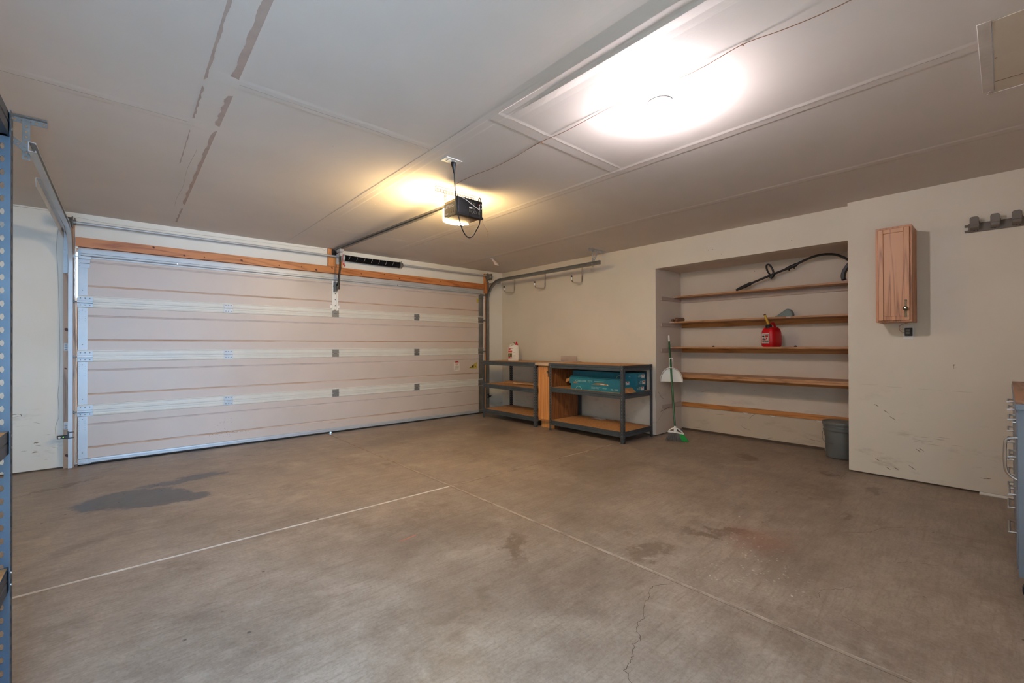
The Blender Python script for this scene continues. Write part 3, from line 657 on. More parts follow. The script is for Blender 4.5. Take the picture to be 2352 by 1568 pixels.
# ================================================================== TRACKS
def track_path(x, y0, z0, zt, r, y1, z1):
    P = [(x, y0, z0), (x, y0, zt - r)]
    for q in range(1, 11):
        a = (PI / 2) * q / 11; P.append((x, y0 - r + r * math.cos(a), zt - r + r * math.sin(a)))
    P += [(x, y0 - r, zt), (x, y1, z1)]
    return P
def cprof(s_, w=.030, d=.052):     # C channel, mouth towards the door
    t = .003
    return [(-s_ * w / 2, -d / 2), (s_ * w / 2, -d / 2), (s_ * w / 2, -d / 2 + .009), (s_ * (w / 2 - t), -d / 2 + .009), (s_ * (w / 2 - t), -d / 2 + t), (-s_ * (w / 2 - t), -d / 2 + t),
            (-s_ * (w / 2 - t), d / 2 - t), (s_ * (w / 2 - t), d / 2 - t), (s_ * (w / 2 - t), d / 2 - .009), (s_ * w / 2, d / 2 - .009), (s_ * w / 2, d / 2), (-s_ * w / 2, d / 2)]
def make_track(x, s_, label, mt, hx0, hx1):
    t = thing('door_track', label, 'track', (x, -.05, 0), 'garage door tracks')
    e = MB(); e.sweep(cprof(s_), track_path(x, -.062, .004, 2.250, .36, -2.45, 2.250), (1, 0, 0)); e.build('rail', mt, t)
    # angle that fixes the vertical track to the jamb
    xa = x - s_ * .018
    zl = 1.86 if s_ > 0 else .05; fl_ = .032 if s_ > 0 else .030
    e = MB(); e.box(xa - s_ * .003, -.09, zl, xa, -.0385, 2.26); e.box(xa - s_ * fl_, -.0415, zl, xa, -.0385, 2.26)
    if s_ < 0: e.box(xa - .030, -.0415, .02, xa + .03, -.0385, 2.06)
    for z in ((1.92, 2.08) if s_ > 0 else (.3, .95, 1.3, 1.85)): e.lathe([(.007, 0), (.007, .005), (0, .006)], (xa - s_ * .02, -.0415, z), 6, 0, axis=(0, -1, 0))
    e.build('mounting_angle', mt, t, smooth=False)
    e = MB(); e.perf((xa - s_ * .003, -.09, 2.20), (0, -1, 0), (0, 0, 1), 12, .026, .032, (.006, .006), .002); e.build('flag_bracket', mt, t, smooth=False)
    # ceiling hanger of punched angle
    yh = -2.30
    e = MB(); L = hx1 - hx0; n = int(L / .028)
    e.perf((hx0, yh, H - .035), (1, 0, 0), (0, 0, 1), n, L / n, .032, (.0065, .0065), .002)
    e.box(hx0, yh - .033, H - .006, hx1, yh, H - .003)
    xm = x - s_ * .022
    e.perf((xm, yh - .002, 2.215), (0, 0, 1), (s_ * -1, 0, 0), 8, .029, .032, (.0065, .0065), .002)
    a = Vector((xm - s_ * .012, yh - .006, 2.27)); q = Vector((hx0 + .03 if s_ > 0 else (hx0 + hx1) / 2 + .03, yh - .006, H - .02)); d = (q - a); n2 = max(3, int(d.length / .028))
    U = d.normalized(); V = U.cross(Vector((0, 1, 0))); e.perf(a - V * .016, U, V, n2, d.length / n2, .032, (.0065, .0065), .002)
    e.cyl((xm - s_ * .01, yh - .015, 2.25), (x + s_ * .0, yh - .015, 2.25), .005)
    e.build('hanging_bracket', 'galvd' if s_ > 0 else 'galv', t, smooth=False)
    return t, xa
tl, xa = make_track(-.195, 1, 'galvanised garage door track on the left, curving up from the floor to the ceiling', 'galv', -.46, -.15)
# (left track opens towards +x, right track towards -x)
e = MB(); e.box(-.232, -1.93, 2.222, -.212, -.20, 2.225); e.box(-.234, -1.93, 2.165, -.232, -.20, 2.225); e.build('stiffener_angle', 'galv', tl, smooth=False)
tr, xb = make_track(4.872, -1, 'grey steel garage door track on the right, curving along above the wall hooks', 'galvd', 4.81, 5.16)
# wire markers on the left post
for z in (1.155, .405):
    e = MB(); e.box(-.242, -.0405, z - .035, -.213, -.0385, z + .035, 0)
    for q in range(3): e.box(-.238, -.0412, z - .026 + q * .02, -.218, -.0404, z - .018 + q * .02, 1)
    o = e.build('paper_tag', ['label', 'bench'], loc=(-.228, -.04, z), smooth=False)
    tag(o, 'small white tag stapled to the left door post, %s' % ('higher of the two' if z > 1 else 'just above the sensor'), 'tag', 'tags on the left door post')

# ================================================================== TORSION SHAFT AND SPRING
ts = thing('torsion_shaft', 'long steel torsion bar above the garage door with a black spring and end drums', 'door spring', (2.34, -.1, 2.342))
TZ = 2.342
e = MB(); e.cyl((-.30, -.1, TZ), (4.97, -.1, TZ + .01), .0125, 16); e.build('shaft', 'galv', ts)
e = MB(); P = []; R_ = []
for q in range(190):
    u = q / 189; x = 2.40 + .80 * u; P.append((x, -.1, TZ + .004 * 0 - .006 * math.sin(PI * u))); R_.append(.0385 + .003 * math.cos(q * PI))
e.tube(P, R_, 20, 0)
for q in range(7):
    x = 2.455 + .105 * q
    P = [(x + .02 * (a / 1.2), -.1 - .0418 * math.cos(a), TZ - .005 + .0418 * math.sin(a)) for a in [-.55 + .18 * w for w in range(8)]]
    e.tube(P, .0013, 5, 1)
e.build('spring', ['spring', 'paint'], ts, smooth=False)
e = MB(); e.lathe([(.014, 0), (.046, .002), (.046, .012), (.036, .02), (.036, .05), (.022, .06), (.014, .07)], (3.20, -.1, TZ), 18, 0, axis=(1, 0, 0)); 
for a in range(4): e.cyl((3.235, -.1 + .03 * math.cos(a * PI / 2), TZ + .03 * math.sin(a * PI / 2)), (3.235, -.1 + .055 * math.cos(a * PI / 2), TZ + .055 * math.sin(a * PI / 2)), .005)
e.build('winding_cone', 'galvd', ts)
e = MB(); e.lathe([(.014, 0), (.040, .002), (.046, .01), (.046, .03), (.014, .034)], (2.366, -.1, TZ), 18, 0, axis=(1, 0, 0)); e.box(2.345, -.145, TZ - .055, 2.349, -.038, TZ + .05); e.box(2.315, -.0415, TZ - .085, 2.375, -.0385, TZ + .06); e.lathe([(.03, 0), (.03, .016), (.014, .018)], (2.349, -.1, TZ), 18, 0, axis=(1, 0, 0))
e.build('center_bracket', 'galv', ts, smooth=False)
for s_, x0, mt in ((1, -.235, 'galvd'), (-1, 4.905, 'galvd')):
    e = MB(); pr = [(.014, 0), (.05, .002), (.05, .006)]
    for q in range(6): pr += [(.046, .008 + q * .007), (.043, .0115 + q * .007)]
    pr += [(.056, .052), (.056, .058), (.026, .06), (.026, .078), (.014, .08)]
    e.lathe(pr, (x0, -.1, TZ), 24, 0, axis=(s_, 0, 0)); e.cyl((x0 + s_ * .07, -.1, TZ + .02), (x0 + s_ * .07, -.1, TZ + .045), .005)
    dr = e.build('cable_drum', mt, ts, smooth=False)
    e = MB(); e.box(x0 - s_ * .010, -.15, TZ - .05, x0 - s_ * .006, -.038, TZ + .05); e.lathe([(.026, 0), (.026, .012), (.014, .014)], (x0 - s_ * .006, -.1, TZ), 18, 0, axis=(-s_, 0, 0)); e.box(x0 - s_ * .01, -.0415, TZ - .09, x0 + s_ * .03, -.0385, TZ + .02)
    e.build('end_bearing', mt, ts, smooth=False)
    xc = x0 + s_ * .05
    e = MB(); e.tube([(xc, -.055, TZ), (xc + s_ * .02, -.03, 1.2), (xc + s_ * .03, -.022, .04)], .0018, 5); e.build('lift_cable', 'galvd', ts)

# ================================================================== OPENER
OX = 2.285
op = thing('garage_door_opener', 'black and grey garage door opener hanging from the ceiling with a glowing light lens', 'garage door opener', (2.28, -3.02, 2.2))
x0, x1, y0, y1, zb, zt = 2.152, 2.402, -3.122, -2.925, 2.202, 2.332
def rbox(e, x0, y0, z0, x1, y1, z1, r, m=0, seg=5):      # box with rounded vertical edges
    pts = []
    for cx_, cy_, a0 in ((x1 - r, y1 - r, 0), (x0 + r, y1 - r, PI / 2), (x0 + r, y0 + r, PI), (x1 - r, y0 + r, 1.5 * PI)):
        pts += [(cx_ + r * math.cos(a0 + PI / 2 * q / seg), cy_ + r * math.sin(a0 + PI / 2 * q / seg), z0) for q in range(seg + 1)]
    e.prism(pts, (0, 0, z1 - z0), m); return e
e = MB(); rbox(e, x0 + .004, y0 + .03, zb + .004, x1 - .004, y1, zt, .006, 0); e.box(x0 + .01, y0 + .03, zb, x1 - .01, y1, zb + .004, 1); e.build('housing', ['beige', 'brown'], op, bevel=.003)
e = MB(); e.box(x0 - .001, y0 + .042, zb + .006, x0 + .006, y1 - .004, zt - .022, 0)
Mx = facing((x0 - .0012, y1 - .018, zb + .078), (0, -1, 0), (0, 0, 1)); e.text('LiftMaster', .027, Mx, 1)
e.box(x0 - .0018, y0 + .05, zb + .070, x0 - .0008, y1 - .018, zb + .073, 1); e.text('1/2HP', .016, facing((x0 - .0012, y1 - .025, zb + .018), (0, -1, 0), (0, 0, 1)), 1)
for q in range(2): e.lathe([(.0045, 0), (.0045, .001), (0, .001)], (x0 - .001, y0 + .060 + q * .028, zb + .045), 10, 2, axis=(-1, 0, 0)); e.box(x0 - .002, y0 + .056 + q * .028, zb + .022, x0 - .0008, y0 + .064 + q * .028, zb + .034, 2)
e.build('side_panel', ['panel', 'label', 'dark'], op, smooth=False)
e = MB(); rbox(e, x0 - .002, y0, zb - .002, x1 + .003, y0 + .045, zt + .010, .016, 0, 6); e.box(x0, y0 - .004, zb - .004, x1 + .003, y0 + .04, zb + .012, 0)
for (u, z, w, h) in ((.118, .098, .022, .022), (.152, .098, .024, .022), (.186, .102, .012, .012), (.118, .062, .026, .016), (.150, .062, .022, .016), (.112, .036, .016, .02), (.205, .03, .02, .02)):
    for q in range(3): e.box(x0 + u, y0 - .0012, zb + z + q * h / 3, x0 + u + w, y0 - .0002, zb + z + q * h / 3 + h / 5, 1)
for u in (.145, .172): e.lathe([(.014, 0), (.014, .001), (.011, .001), (.011, 0)], (x0 + u, y0 - .0002, zb + .040), 16, 1, axis=(0, -1, 0))
e.box(x0 + .112, y0 - .0014, zb + .062, x0 + .142, y0 - .0002, zb + .076, 2)
e.build('back_panel', ['blk', 'panel', 'label'], op)
# lens wraps the door end and hangs slightly below
e = MB(); pts = []
for q in range(13):
    a = PI * q / 12; pts.append((2.277 + .122 * math.cos(a), y1 + .002 + .085 * math.sin(a), zb - .005))
e.prism(pts, (0, 0, .094)); 
e.build('lamp_lens', 'lens', op)
e = MB(); e.box(x0 + .02, y1 - .19, zt, x1 - .02, y1, zt + .008); e.build('top_plate', 'galvd', op, smooth=False)
e = MB()   # T rail to the header
e.bar((OX, -2.93, 2.358), (OX, -.10, 2.428), .030, .030); e.bar((OX, -2.93, 2.375), (OX, -.10, 2.444), .006, .016); e.build('rail', 'galvd', op, smooth=False)
e = MB(); e.bar((OX + .017, -2.90, 2.353), (OX + .017, -.15, 2.421), .004, .010); e.bar((OX - .017, -2.90, 2.353), (OX - .017, -.15, 2.421), .004, .010); e.build('chain', 'blk', op, smooth=False)
e = MB(); e.box(OX - .025, -.13, 2.385, OX + .025, -.038, 2.392); e.box(OX - .03, -.05, 2.37, OX + .03, -.0385, 2.445); e.cyl((OX - .03, -.09, 2.41), (OX + .03, -.09, 2.41), .022); e.build('header_bracket', 'blk', op, smooth=False)
e = MB(); e.box(OX - .025, -.32, 2.372, OX + .025, -.20, 2.412); e.box(OX + .0, -.26, 2.33, OX + .035, -.21, 2.375); e.build('trolley', 'galv', op, bevel=.004)
e = MB(); e.bar((2.303, -.215, 2.36), (2.306, -.205, 2.16), .026, .006, up=(0, 1, 0)); e.bar((2.306, -.205, 2.20), (2.311, -.12, 1.98), .024, .006, up=(0, 1, 0)); e.bar((2.300, -.21, 2.18), (2.291, -.20, 1.90), .018, .008, up=(0, 1, 0)); e.bar((2.31, -.12, 1.99), (2.311, -.055, 1.955), .02, .006, up=(0, 1, 0)); e.build('door_arm', 'blk', op, smooth=False)
e = MB(); P = [(2.325, -.215, 2.385), (2.340, -.215, 2.35), (2.33, -.22, 2.31), (2.337, -.22, 2.28), (2.325, -.22, 2.255), (2.345, -.225, 2.235), (2.33, -.22, 2.22), (2.36, -.22, 2.235), (2.35, -.22, 2.27), (2.335, -.225, 2.25), (2.35, -.22, 2.215), (2.37, -.22, 2.22)]
e.tube(P, .003, 6); e.tube([(2.335, -.22, 2.25), (2.35, -.22, 2.225), (2.36, -.22, 2.205)], [.006, .009, .006], 8); e.build('release_rope', 'red', op)
# ceiling hanger
e = MB(); e.perf((2.08, -2.90, H - .036), (1, 0, 0), (0, 0, 1), 15, .028, .032, (.0065, .0065), .002); e.box(2.08, -2.933, H - .006, 2.50, -2.90, H - .003)
e.perf((2.19, -2.906, 2.335), (0, 0, 1), (-1, 0, 0), 3, .030, .028, (.0065, .0065), .002); e.perf((2.40, -2.906, 2.335), (0, 0, 1), (-1, 0, 0), 3, .030, .028, (.0065, .0065), .002)
e.build('ceiling_hanger', 'galv', op, smooth=False)
def smoothpath(P, n=6):
    P = [Vector(p) for p in P]; out = []
    for i in range(len(P) - 1):
        a, b_, c, d = P[max(i - 1, 0)], P[i], P[i + 1], P[min(i + 2, len(P) - 1)]
        for k in range(n):
            t = k / n; out.append(0.5 * ((2 * b_) + (c - a) * t + (2 * a - 5 * b_ + 4 * c - d) * t * t + (3 * b_ - a - 3 * c + d) * t ** 3))
    return out + [P[-1]]
cord = [(1.919, -3.417, 2.387), (1.942, -3.394, 2.282), (1.968, -3.372, 2.184), (2.000, -3.358, 2.084), (2.038, -3.348, 2.007), (2.076, -3.338, 1.971), (2.114, -3.329, 1.963), (2.155, -3.322, 1.987), (2.192, -3.312, 2.035), (2.229, -3.302, 2.090), (2.254, -3.281, 2.167), (2.276, -3.258, 2.245), (2.296, -3.233, 2.307), (2.308, -3.200, 2.335), (2.319, -3.167, 2.321), (2.336, -3.124, 2.296)]
e = MB(); e.tube(smoothpath(cord), .0042, 8); pc = e.build('power_cord', 'blk', op)
e = MB(); e.tube([(1.913, -3.416, H - .012), (1.914, -3.416, H - .03), (1.916, -3.417, H - .045), (1.92, -3.417, H - .085)], [.017, .017, .012, .006], 12); e.build('plug', 'blk', pc)
e = MB(); e.tube(smoothpath([(2.149, -3.128, 2.340), (2.210, -3.140, 2.323), (2.272, -3.145, 2.293), (2.335, -3.145, 2.268), (2.352, -3.15, 2.262), (2.345, -3.15, 2.29), (2.362, -3.15, 2.31), (2.375, -3.15, 2.285), (2.37, -3.124, 2.26)]), .0022, 6, 0)
e.tube(smoothpath([(2.34, -3.125, 2.30), (2.352, -3.15, 2.305), (2.357, -3.15, 2.28), (2.345, -3.13, 2.262)]), .0018, 6, 1)
e.tube(smoothpath([(2.388, -3.129, 2.191), (2.404, -3.139, 2.145), (2.424, -3.153, 2.103), (2.429, -3.152, 2.082), (2.423, -3.142, 2.051)]), .0016, 6, 2); e.build('signal_wires', ['white', 'redp', 'wireb'], op)
# outlet plate on the ceiling
ot = thing('ceiling_outlet', 'white outlet plate on the ceiling with the opener cord plugged in', 'outlet', (1.905, -3.41, H))
e = MB(); e.box(1.835, -3.455, H - .007, 1.965, -3.375, H - .001); e.build('cover_plate', 'white', ot, bevel=.002)
e = MB(); e.box(1.900, -3.432, H - .0105, 1.928, -3.400, H - .007); e.box(1.862, -3.432, H - .0105, 1.888, -3.400, H - .007); e.build('socket', 'porc', ot, bevel=.003)
# thin bell wire stapled along the ceiling
W_ = [(2.19, -2.93, 2.36), (2.195, -2.95, H - .006), (2.200, -2.984, H - .004), (2.169, -3.109, H - .005), (2.170, -3.321, H - .005), (2.193, -3.503, H - .005), (2.189, -3.745, H - .005), (2.164, -4.023, H - .006), (2.170, -4.237, H - .010), (2.160, -4.560, H - .006), (2.174, -4.814, H - .010), (2.187, -5.032, H - .014), (2.175, -5.239, H - .005), (2.19, -5.396, H - .016), (2.201, -5.579, H - .02), (2.19, -5.9, H - .012), (2.19, YB + .002, H - .006)]
e = MB(); e.tube(smoothpath(W_), .0016, 6, 0)
for y in (-3.0, -4.03, -5.24): e.box(2.172, y - .002, H - .007, 2.186, y + .002, H - .0026, 0)
o = e.build('bell_wire', 'wireb', loc=(2.19, -4, H)); tag(o, 'thin brown wire stapled along the ceiling past the lamp to the door opener', 'wire')

# ================================================================== CEILING LAMP
LX, LY = 2.325, -4.765
cl = thing('ceiling_lamp', 'bare lit bulb in a round white ceiling lampholder', 'ceiling lamp', (LX, LY, H))
e = MB(); e.lathe([(.0, -.001), (.062, -.001), (.064, -.006), (.058, -.014), (.032, -.020), (.026, -.036), (.0, -.036)], (LX, LY, H), 40); e.build('lampholder', 'porc', cl)
e = MB(); prf = [(0, -.112), (.010, -.111), (.020, -.106), (.028, -.096), (.031, -.082), (.029, -.066), (.022, -.050), (.015, -.040), (.014, -.034)]; e.lathe(prf, (LX, LY, H), 28); e.build('bulb', 'bulb', cl)

# attic hatch
ah = thing('attic_hatch', 'square beige attic hatch panel in the ceiling at the top right', 'hatch', (3.16, -6.3, H))
e = MB(); e.box(2.79, -6.60, H - .004, 3.53, -5.958, H - .0015); e.box(3.395, -6.60, H - .0046, 3.398, -5.958, H - .0038, 1); e.lathe([(.004, 0), (.004, .001), (0, .001)], (3.13, -5.965, H - .0045), 8, 1, axis=(0, 0, -1)); e.build('panel', ['hatch', 'crackline'], ah, smooth=False)
e = MB(); e.box(2.775, -5.956, H - .0045, 3.50, -5.915, H - .001); e.box(3.532, -6.60, H - .0055, 3.545, -5.93, H - .002); e.box(3.50, -5.945, H - .006, 3.545, -5.935, H - .002); e.build('taped_edge', 'tape', ah, bevel=.002)

# ================================================================== SENSORS, WIRES AT THE DOOR
def sensor(x, s_, z, led, label):
    t = thing('safety_sensor', label, 'sensor', (x, -.06, z), 'safety sensors at the foot of the door')
    e = MB(); e.box(x + s_ * .0, -.085, z - .017, x - s_ * .072, -.055, z + .013); e.build('body', 'blk', t, bevel=.004)
    e = MB(); e.lathe([(.009, 0), (.009, .003), (.0, .003)], (x - s_ * .055, -.085, z - .001), 12, 0, axis=(0, -1, 0)); e.build('eye', 'label', t)
    if led:
        e = MB(); e.lathe([(.0035, 0), (.0035, .002), (0, .003)], (x - s_ * .030, -.085, z - .001), 10, 0, axis=(0, -1, 0)); e.build('status_light', 'led', t)
    e = MB(); e.box(x - s_ * .002, -.096, z - .02, x + s_ * .010, -.06, z + .048); e.box(x - s_ * .0, -.092, z + .036, x + s_ * .042, -.090, z + .044); e.box(x, -.092, z - .018, x + s_ * .042, -.090, z - .009); e.build('bracket', 'blk', t, smooth=False)
    return t
sensor(-.212, 1, .306, True, 'black safety sensor with a green light low on the left door track')
sensor(4.885, -1, .285, False, 'black safety sensor low on the right door track beside the steel shelving')
ww = [(-.274, -.004, 2.335), (-.294, -.004, 2.135), (-.285, -.004, 1.888), (-.276, -.004, 1.473), (-.270, -.004, 1.141), (-.274, -.004, .85), (-.284, -.004, .70), (-.281, -.004, .644), (-.276, -.004, .5), (-.290, -.004, .44), (-.300, -.004, .377), (-.295, -.03, .325), (-.288, -.06, .305)]
e = MB(); e.tube(smoothpath(ww, 5), .0014, 6); o = e.build('sensor_wire', 'wirew', loc=(-.28, 0, 1.2)); tag(o, 'thin pale wire running down the wall left of the door to the sensor', 'wire')
ww = [(-.15, -.004, 2.415), (.1, -.004, 2.395), (.5, -.004, 2.40), (1.0, -.004, 2.41), (1.6, -.004, 2.42), (2.0, -.004, 2.428), (2.14, -.004, 2.44), (2.17, -.006, 2.42), (2.19, -.006, 2.445)]
e = MB(); e.tube(smoothpath(ww, 5), .0014, 6); o = e.build('header_wire', 'wirew', loc=(1, 0, 2.41)); tag(o, 'thin pale wire along the wall above the garage door', 'wire')

# ================================================================== WALL HOOKS
def make_hook(y, z, label):
    t = thing('wall_hook', label, 'hook', (XR - .02, y, z), 'chrome storage hooks on the right wall')
    P = [(XR - .0125, y, z + .25), (XR - .016, y, z + .06)]
    for q in range(1, 7):
        a = PI / 2 * q / 7; P.append((XR - .016 - .045 * (1 - math.cos(a)), y, z + .06 - .045 * math.sin(a) - .0))
    P += [(XR - .10, y, z + .012), (XR - .20, y, z + .012)]
    for q in range(1, 7):
        a = PI / 2 * q / 7; P.append((XR - .20 - .05 * math.sin(a), y, z + .012 + .05 * (1 - math.cos(a))))
    P += [(XR - .252, y, z + .075), (XR - .254, y, z + .10)]
    e = MB(); e.tube(P, .0115, 12); e.build('tube', 'chrome', t)
    e = MB(); e.tube([(XR - .254, y, z + .085), (XR - .2545, y, z + .108)], .0135, 12); e.build('end_cap', 'rubber', t)
    return t
hook0 = make_hook(-.350, 2.055, 'chrome hook on the right wall nearest the garage door')
for y, lb in ((-1.085, 'chrome hook on the right wall, middle of three under the track'), (-1.845, 'chrome hook on the right wall nearest the niche, under the end of the track')):
    r = hook0.copy(); COL.objects.link(r); r.location = (XR - .02, y, 2.055); r['label'] = lb; r['_w'] = tuple(r.location)
    for ch in list(hook0.children):
        if ch.type == 'MESH' and ch.parent == hook0:
            c = ch.copy(); COL.objects.link(c); c.parent = r

# ================================================================== STEEL SHELVING
def make_unit(name, label, xf, sx, ya, yb, dep, zs, top, mt, group):
    """front face at x = xf, depth runs along sx; ya nearer the garage door, yb further from it"""
    t = thing(name, label, 'shelving unit', (xf, (ya + yb) / 2, 0), group)
    fw = .038; th = .0022; n = int(top / .0381); pit = top / n
    for (xc, dx) in ((xf, sx), (xf + sx * dep, -sx)):
        for (yc, dy) in ((ya, -1), (yb, 1)):
            e = MB(); e.perf((xc, yc, 0.0), (0, 0, 1), (dx, 0, 0), n, pit, fw, (.0095, .0045), th if dx * dy < 0 else -th, seg=10)
            e.perf((xc, yc, 0.0), (0, 0, 1), (0, dy, 0), n, pit, fw, (.0095, .0045), th if dx * dy > 0 else -th, seg=10)
            e.box(xc - dx * .002, yc - dy * .002, 0, xc + dx * .030, yc + dy * .004, .018, 1); e.box(xc - dx * .002, yc - dy * .002, 0, xc + dx * .004, yc + dy * .030, .018, 1)
            for z in zs:
                for dz in (-.012, -.046):
                    e.lathe([(.005, 0), (.005, .003), (0, .004)], (xc, yc + dy * .019, z + dz), 8, 2, axis=(-dx, 0, 0)); e.lathe([(.005, 0), (.005, .003), (0, .004)], (xc + dx * .019, yc, z + dz), 8, 2, axis=(0, -dy, 0))
            e.build('post', [mt, 'rubber', 'steel'], t, smooth=False)
    for z in zs:
        for (x, d) in ((xf + sx * .003, sx), (xf + sx * (dep - .003), -sx)):
            e = MB(); P = [(0, 0), (.003, 0), (.003, -.026), (.009, -.030), (.003, -.034), (.003, -.060), (.020, -.062), (.020, -.064), (0, -.064), (0, -.034), (.004, -.030), (0, -.027)]
            e.prism([(x + d * a, ya - .006, z + b_) for a, b_ in P], (0, yb - ya + .012, 0)); e.build('beam', mt, t, smooth=False)
        for (y, d) in ((ya - .003, -1), (yb + .003, 1)):
            e = MB(); e.prism([(xf + sx * .008, y + d * a, z + b_) for a, b_ in P], (sx * (dep - .016), 0, 0)); e.build('beam', mt, t, smooth=False)
        e = MB(); e.box(xf + sx * .006, ya - .008, z - .014, xf + sx * (dep - .006), yb + .008, z - .001); e.build('shelf_board', 'osb', t, smooth=False)
    return t
SG = 'grey boltless steel shelving units'
make_unit('shelving_unit', 'low grey steel shelving unit in the corner by the garage door', 4.548, 1, -.36, -1.565, .612, (.145, .548, .915), .918, 'shelfg', SG)
make_unit('shelving_unit', 'low grey steel shelving unit next to the niche, holding teal boxes', 4.548, 1, -1.835, -3.02, .640, (.138, .588, .915), .918, 'shelfg', SG)
make_unit('shelving_unit', 'tall blue-lit steel shelving unit at the left edge, mostly out of view', -.066, -1, -4.055, -5.27, .60, (.13, .515, .91, 1.832), 1.835, 'shelfb', SG)

# ------------------------------------------------------------------ narrow base cabinet between the units
bc = thing('base_cabinet', 'narrow golden oak base cabinet standing between the two low shelving units', 'cabinet', (4.85, -1.70, 0))
ya, yb = -1.574, -1.826
e = MB(); e.box(4.60, ya, .10, 5.24, yb, .875, 0); e.box(4.66, ya, 0, 5.24, yb, .10, 0); e.box(4.60, yb - .0012, .10, 5.24, yb, .875, 1); e.box(4.66, yb - .0012, 0, 5.24, yb, .1, 1); e.build('body', ['maple', 'veneer'], bc, bevel=.001)
def panel_door(par, x, sx, y0, y1, z0, z1, mt, hy, hz, fr=.042, t=.019):
    e = MB(); xo = x - t
    e.box(xo, y0, z0, x, y0 - fr * (1 if y0 > y1 else -1), z1); e.box(xo, y1, z0, x, y1 + fr * (1 if y0 > y1 else -1), z1)
    lo, hi = min(y0, y1) + fr, max(y0, y1) - fr
    e.box(xo, lo, z0, x, hi, z0 + fr); e.box(xo, lo, z1 - fr, x, hi, z1); e.box(xo + .008, lo - .002, z0 + fr - .002, x, hi + .002, z1 - fr + .002)
    d = e.build('door', mt, par, bevel=.003)
    h = MB(); h.lathe([(.008, 0), (.008, .012), (.017, .02), (.017, .027), (.008, .033), (0, .033)], (xo, hy, hz), 18, 0, axis=(-1, 0, 0)); h.lathe([(.0085, .0), (.006, .003), (0, .004)], (xo - .032, hy, hz), 12, 1, axis=(-1, 0, 0))
    for s_ in (-1, 1):
        h.obox((xo - .003, hy, hz + s_ * .03), (.003, 0, 0), (0, .0065, 0), (0, 0, .03)); h.lathe([(.009, 0), (.009, .005), (0, .007)], (xo, hy, hz + s_ * .062), 12, 0, axis=(-1, 0, 0)); h.lathe([(.004, 0), (.003, .003), (0, .004)], (xo - .006, hy, hz + s_ * .066), 8, 1, axis=(-1, 0, 0))
    h.build('handle', ['brass', 'chrome'], d)
    return d
panel_door(bc, 4.600, 1, ya - .014, yb + .014, .125, .865, 'maple', yb + .036, .79, .036)
e = MB(); e.box(4.53, -1.572, .877, 5.262, -1.829, .917); e.build('countertop', 'laminate', bc, bevel=.008)
e = MB(); e.box(5.205, -1.455, .9165, 5.240, -1.745, .998); o = e.build('wooden_block', 'cleatp', loc=(5.22, -1.6, .9165), bevel=.004); tag(o, 'pale pinkish rectangular block standing against the wall behind the narrow cabinet', 'block')

# ------------------------------------------------------------------ white jug with a red cap
jx, jy = 4.93, -.672
jg = thing('spray_jug', 'white plastic jug with red cap and red label on the corner shelving unit', 'jug', (jx, jy, .915))
JR = Matrix.Rotation(math.radians(36), 4, 'Z')
def JP(a, b_, c): v = JR @ Vector((a, b_, c)); return (jx + v.x, jy + v.y, .915 + v.z)
# local: +a depth away, b_ along width (towards the door positive), c up
e = MB(); w2 = .092; d2 = .055
def ring(wl, wr, d, z, yo=0, n=28, p=3.2):
    out = []
    for q in range(n):
        a = 2 * PI * q / n; c_, s_ = math.cos(a), math.sin(a); r = (abs(c_) ** p + abs(s_) ** p) ** (-1 / p)
        out.append(JP(d * c_ * r, yo + (wl if s_ > 0 else wr) * s_ * r, z))
    return out
rings = [ring(.086, .086, .050, 0), ring(w2, w2, d2, .008), ring(w2, w2, d2, .17), ring(.088, w2, .052, .195), ring(.070, .090, .046, .215), ring(.045, .084, .040, .232), ring(.02, .070, .034, .245, -.01), ring(.004, .05, .028, .252, -.02)]
vs = [p for r in rings for p in r]; n = 28
e.add(vs, [(i * n + k, i * n + (k + 1) % n, (i + 1) * n + (k + 1) % n, (i + 1) * n + k) for i in range(len(rings) - 1) for k in range(n)] + [tuple(range(n))[::-1], tuple((len(rings) - 1) * n + k for k in range(n))], 0)
e.build('body', 'white', jg)
e = MB()
P = [JP(-.012, .050, .215), JP(-.012, .052, .245), JP(-.012, .035, .262), JP(-.012, .0, .268), JP(-.012, -.03, .256)]; e.tube(smoothpath(P, 5), .010, 10); e.build('grip', 'white', jg)
e = MB(); e.lathe([(.026, 0), (.026, .018), (.020, .022), (.012, .05), (.006, .06), (0, .06)], JP(0, -.050, .248), 18); e.tube([JP(0, -.03, .268), JP(0, -.01, .29), JP(0, .0, .30)], [.007, .005, .004], 8, 1); e.build('cap', ['red', 'brass'], jg)
e = MB(); xo = -d2 - .0012
def jbox(y0, y1, z0, z1, m, k=0): e.add([JP(xo - k, y0, z0), JP(xo - k, y1, z0), JP(xo - k, y1, z1), JP(xo - k, y0, z1)], [(0, 3, 2, 1)], m)
jbox(.074, .004, .015, .168, 0); jbox(.073, .008, .135, .162, 1, .0004); jbox(.073, .012, .120, .132, 4, .0004); jbox(.073, .012, .062, .118, 2, .0004); jbox(.060, .050, .07, .11, 4, .0008); jbox(.034, .024, .07, .10, 4, .0008); jbox(.073, .038, .035, .062, 1, .0004); jbox(.034, .008, .035, .062, 3, .0004)
jbox(.070, -.005, .176, .198, 1, -.004)
for q in range(5): jbox(-.006, -.044, .04 + q * .022, .044 + q * .022, 3, .0004)
e.build('printed_label', ['label', 'redp', 'dark', 'cleatp', 'yels'], jg, smooth=False)

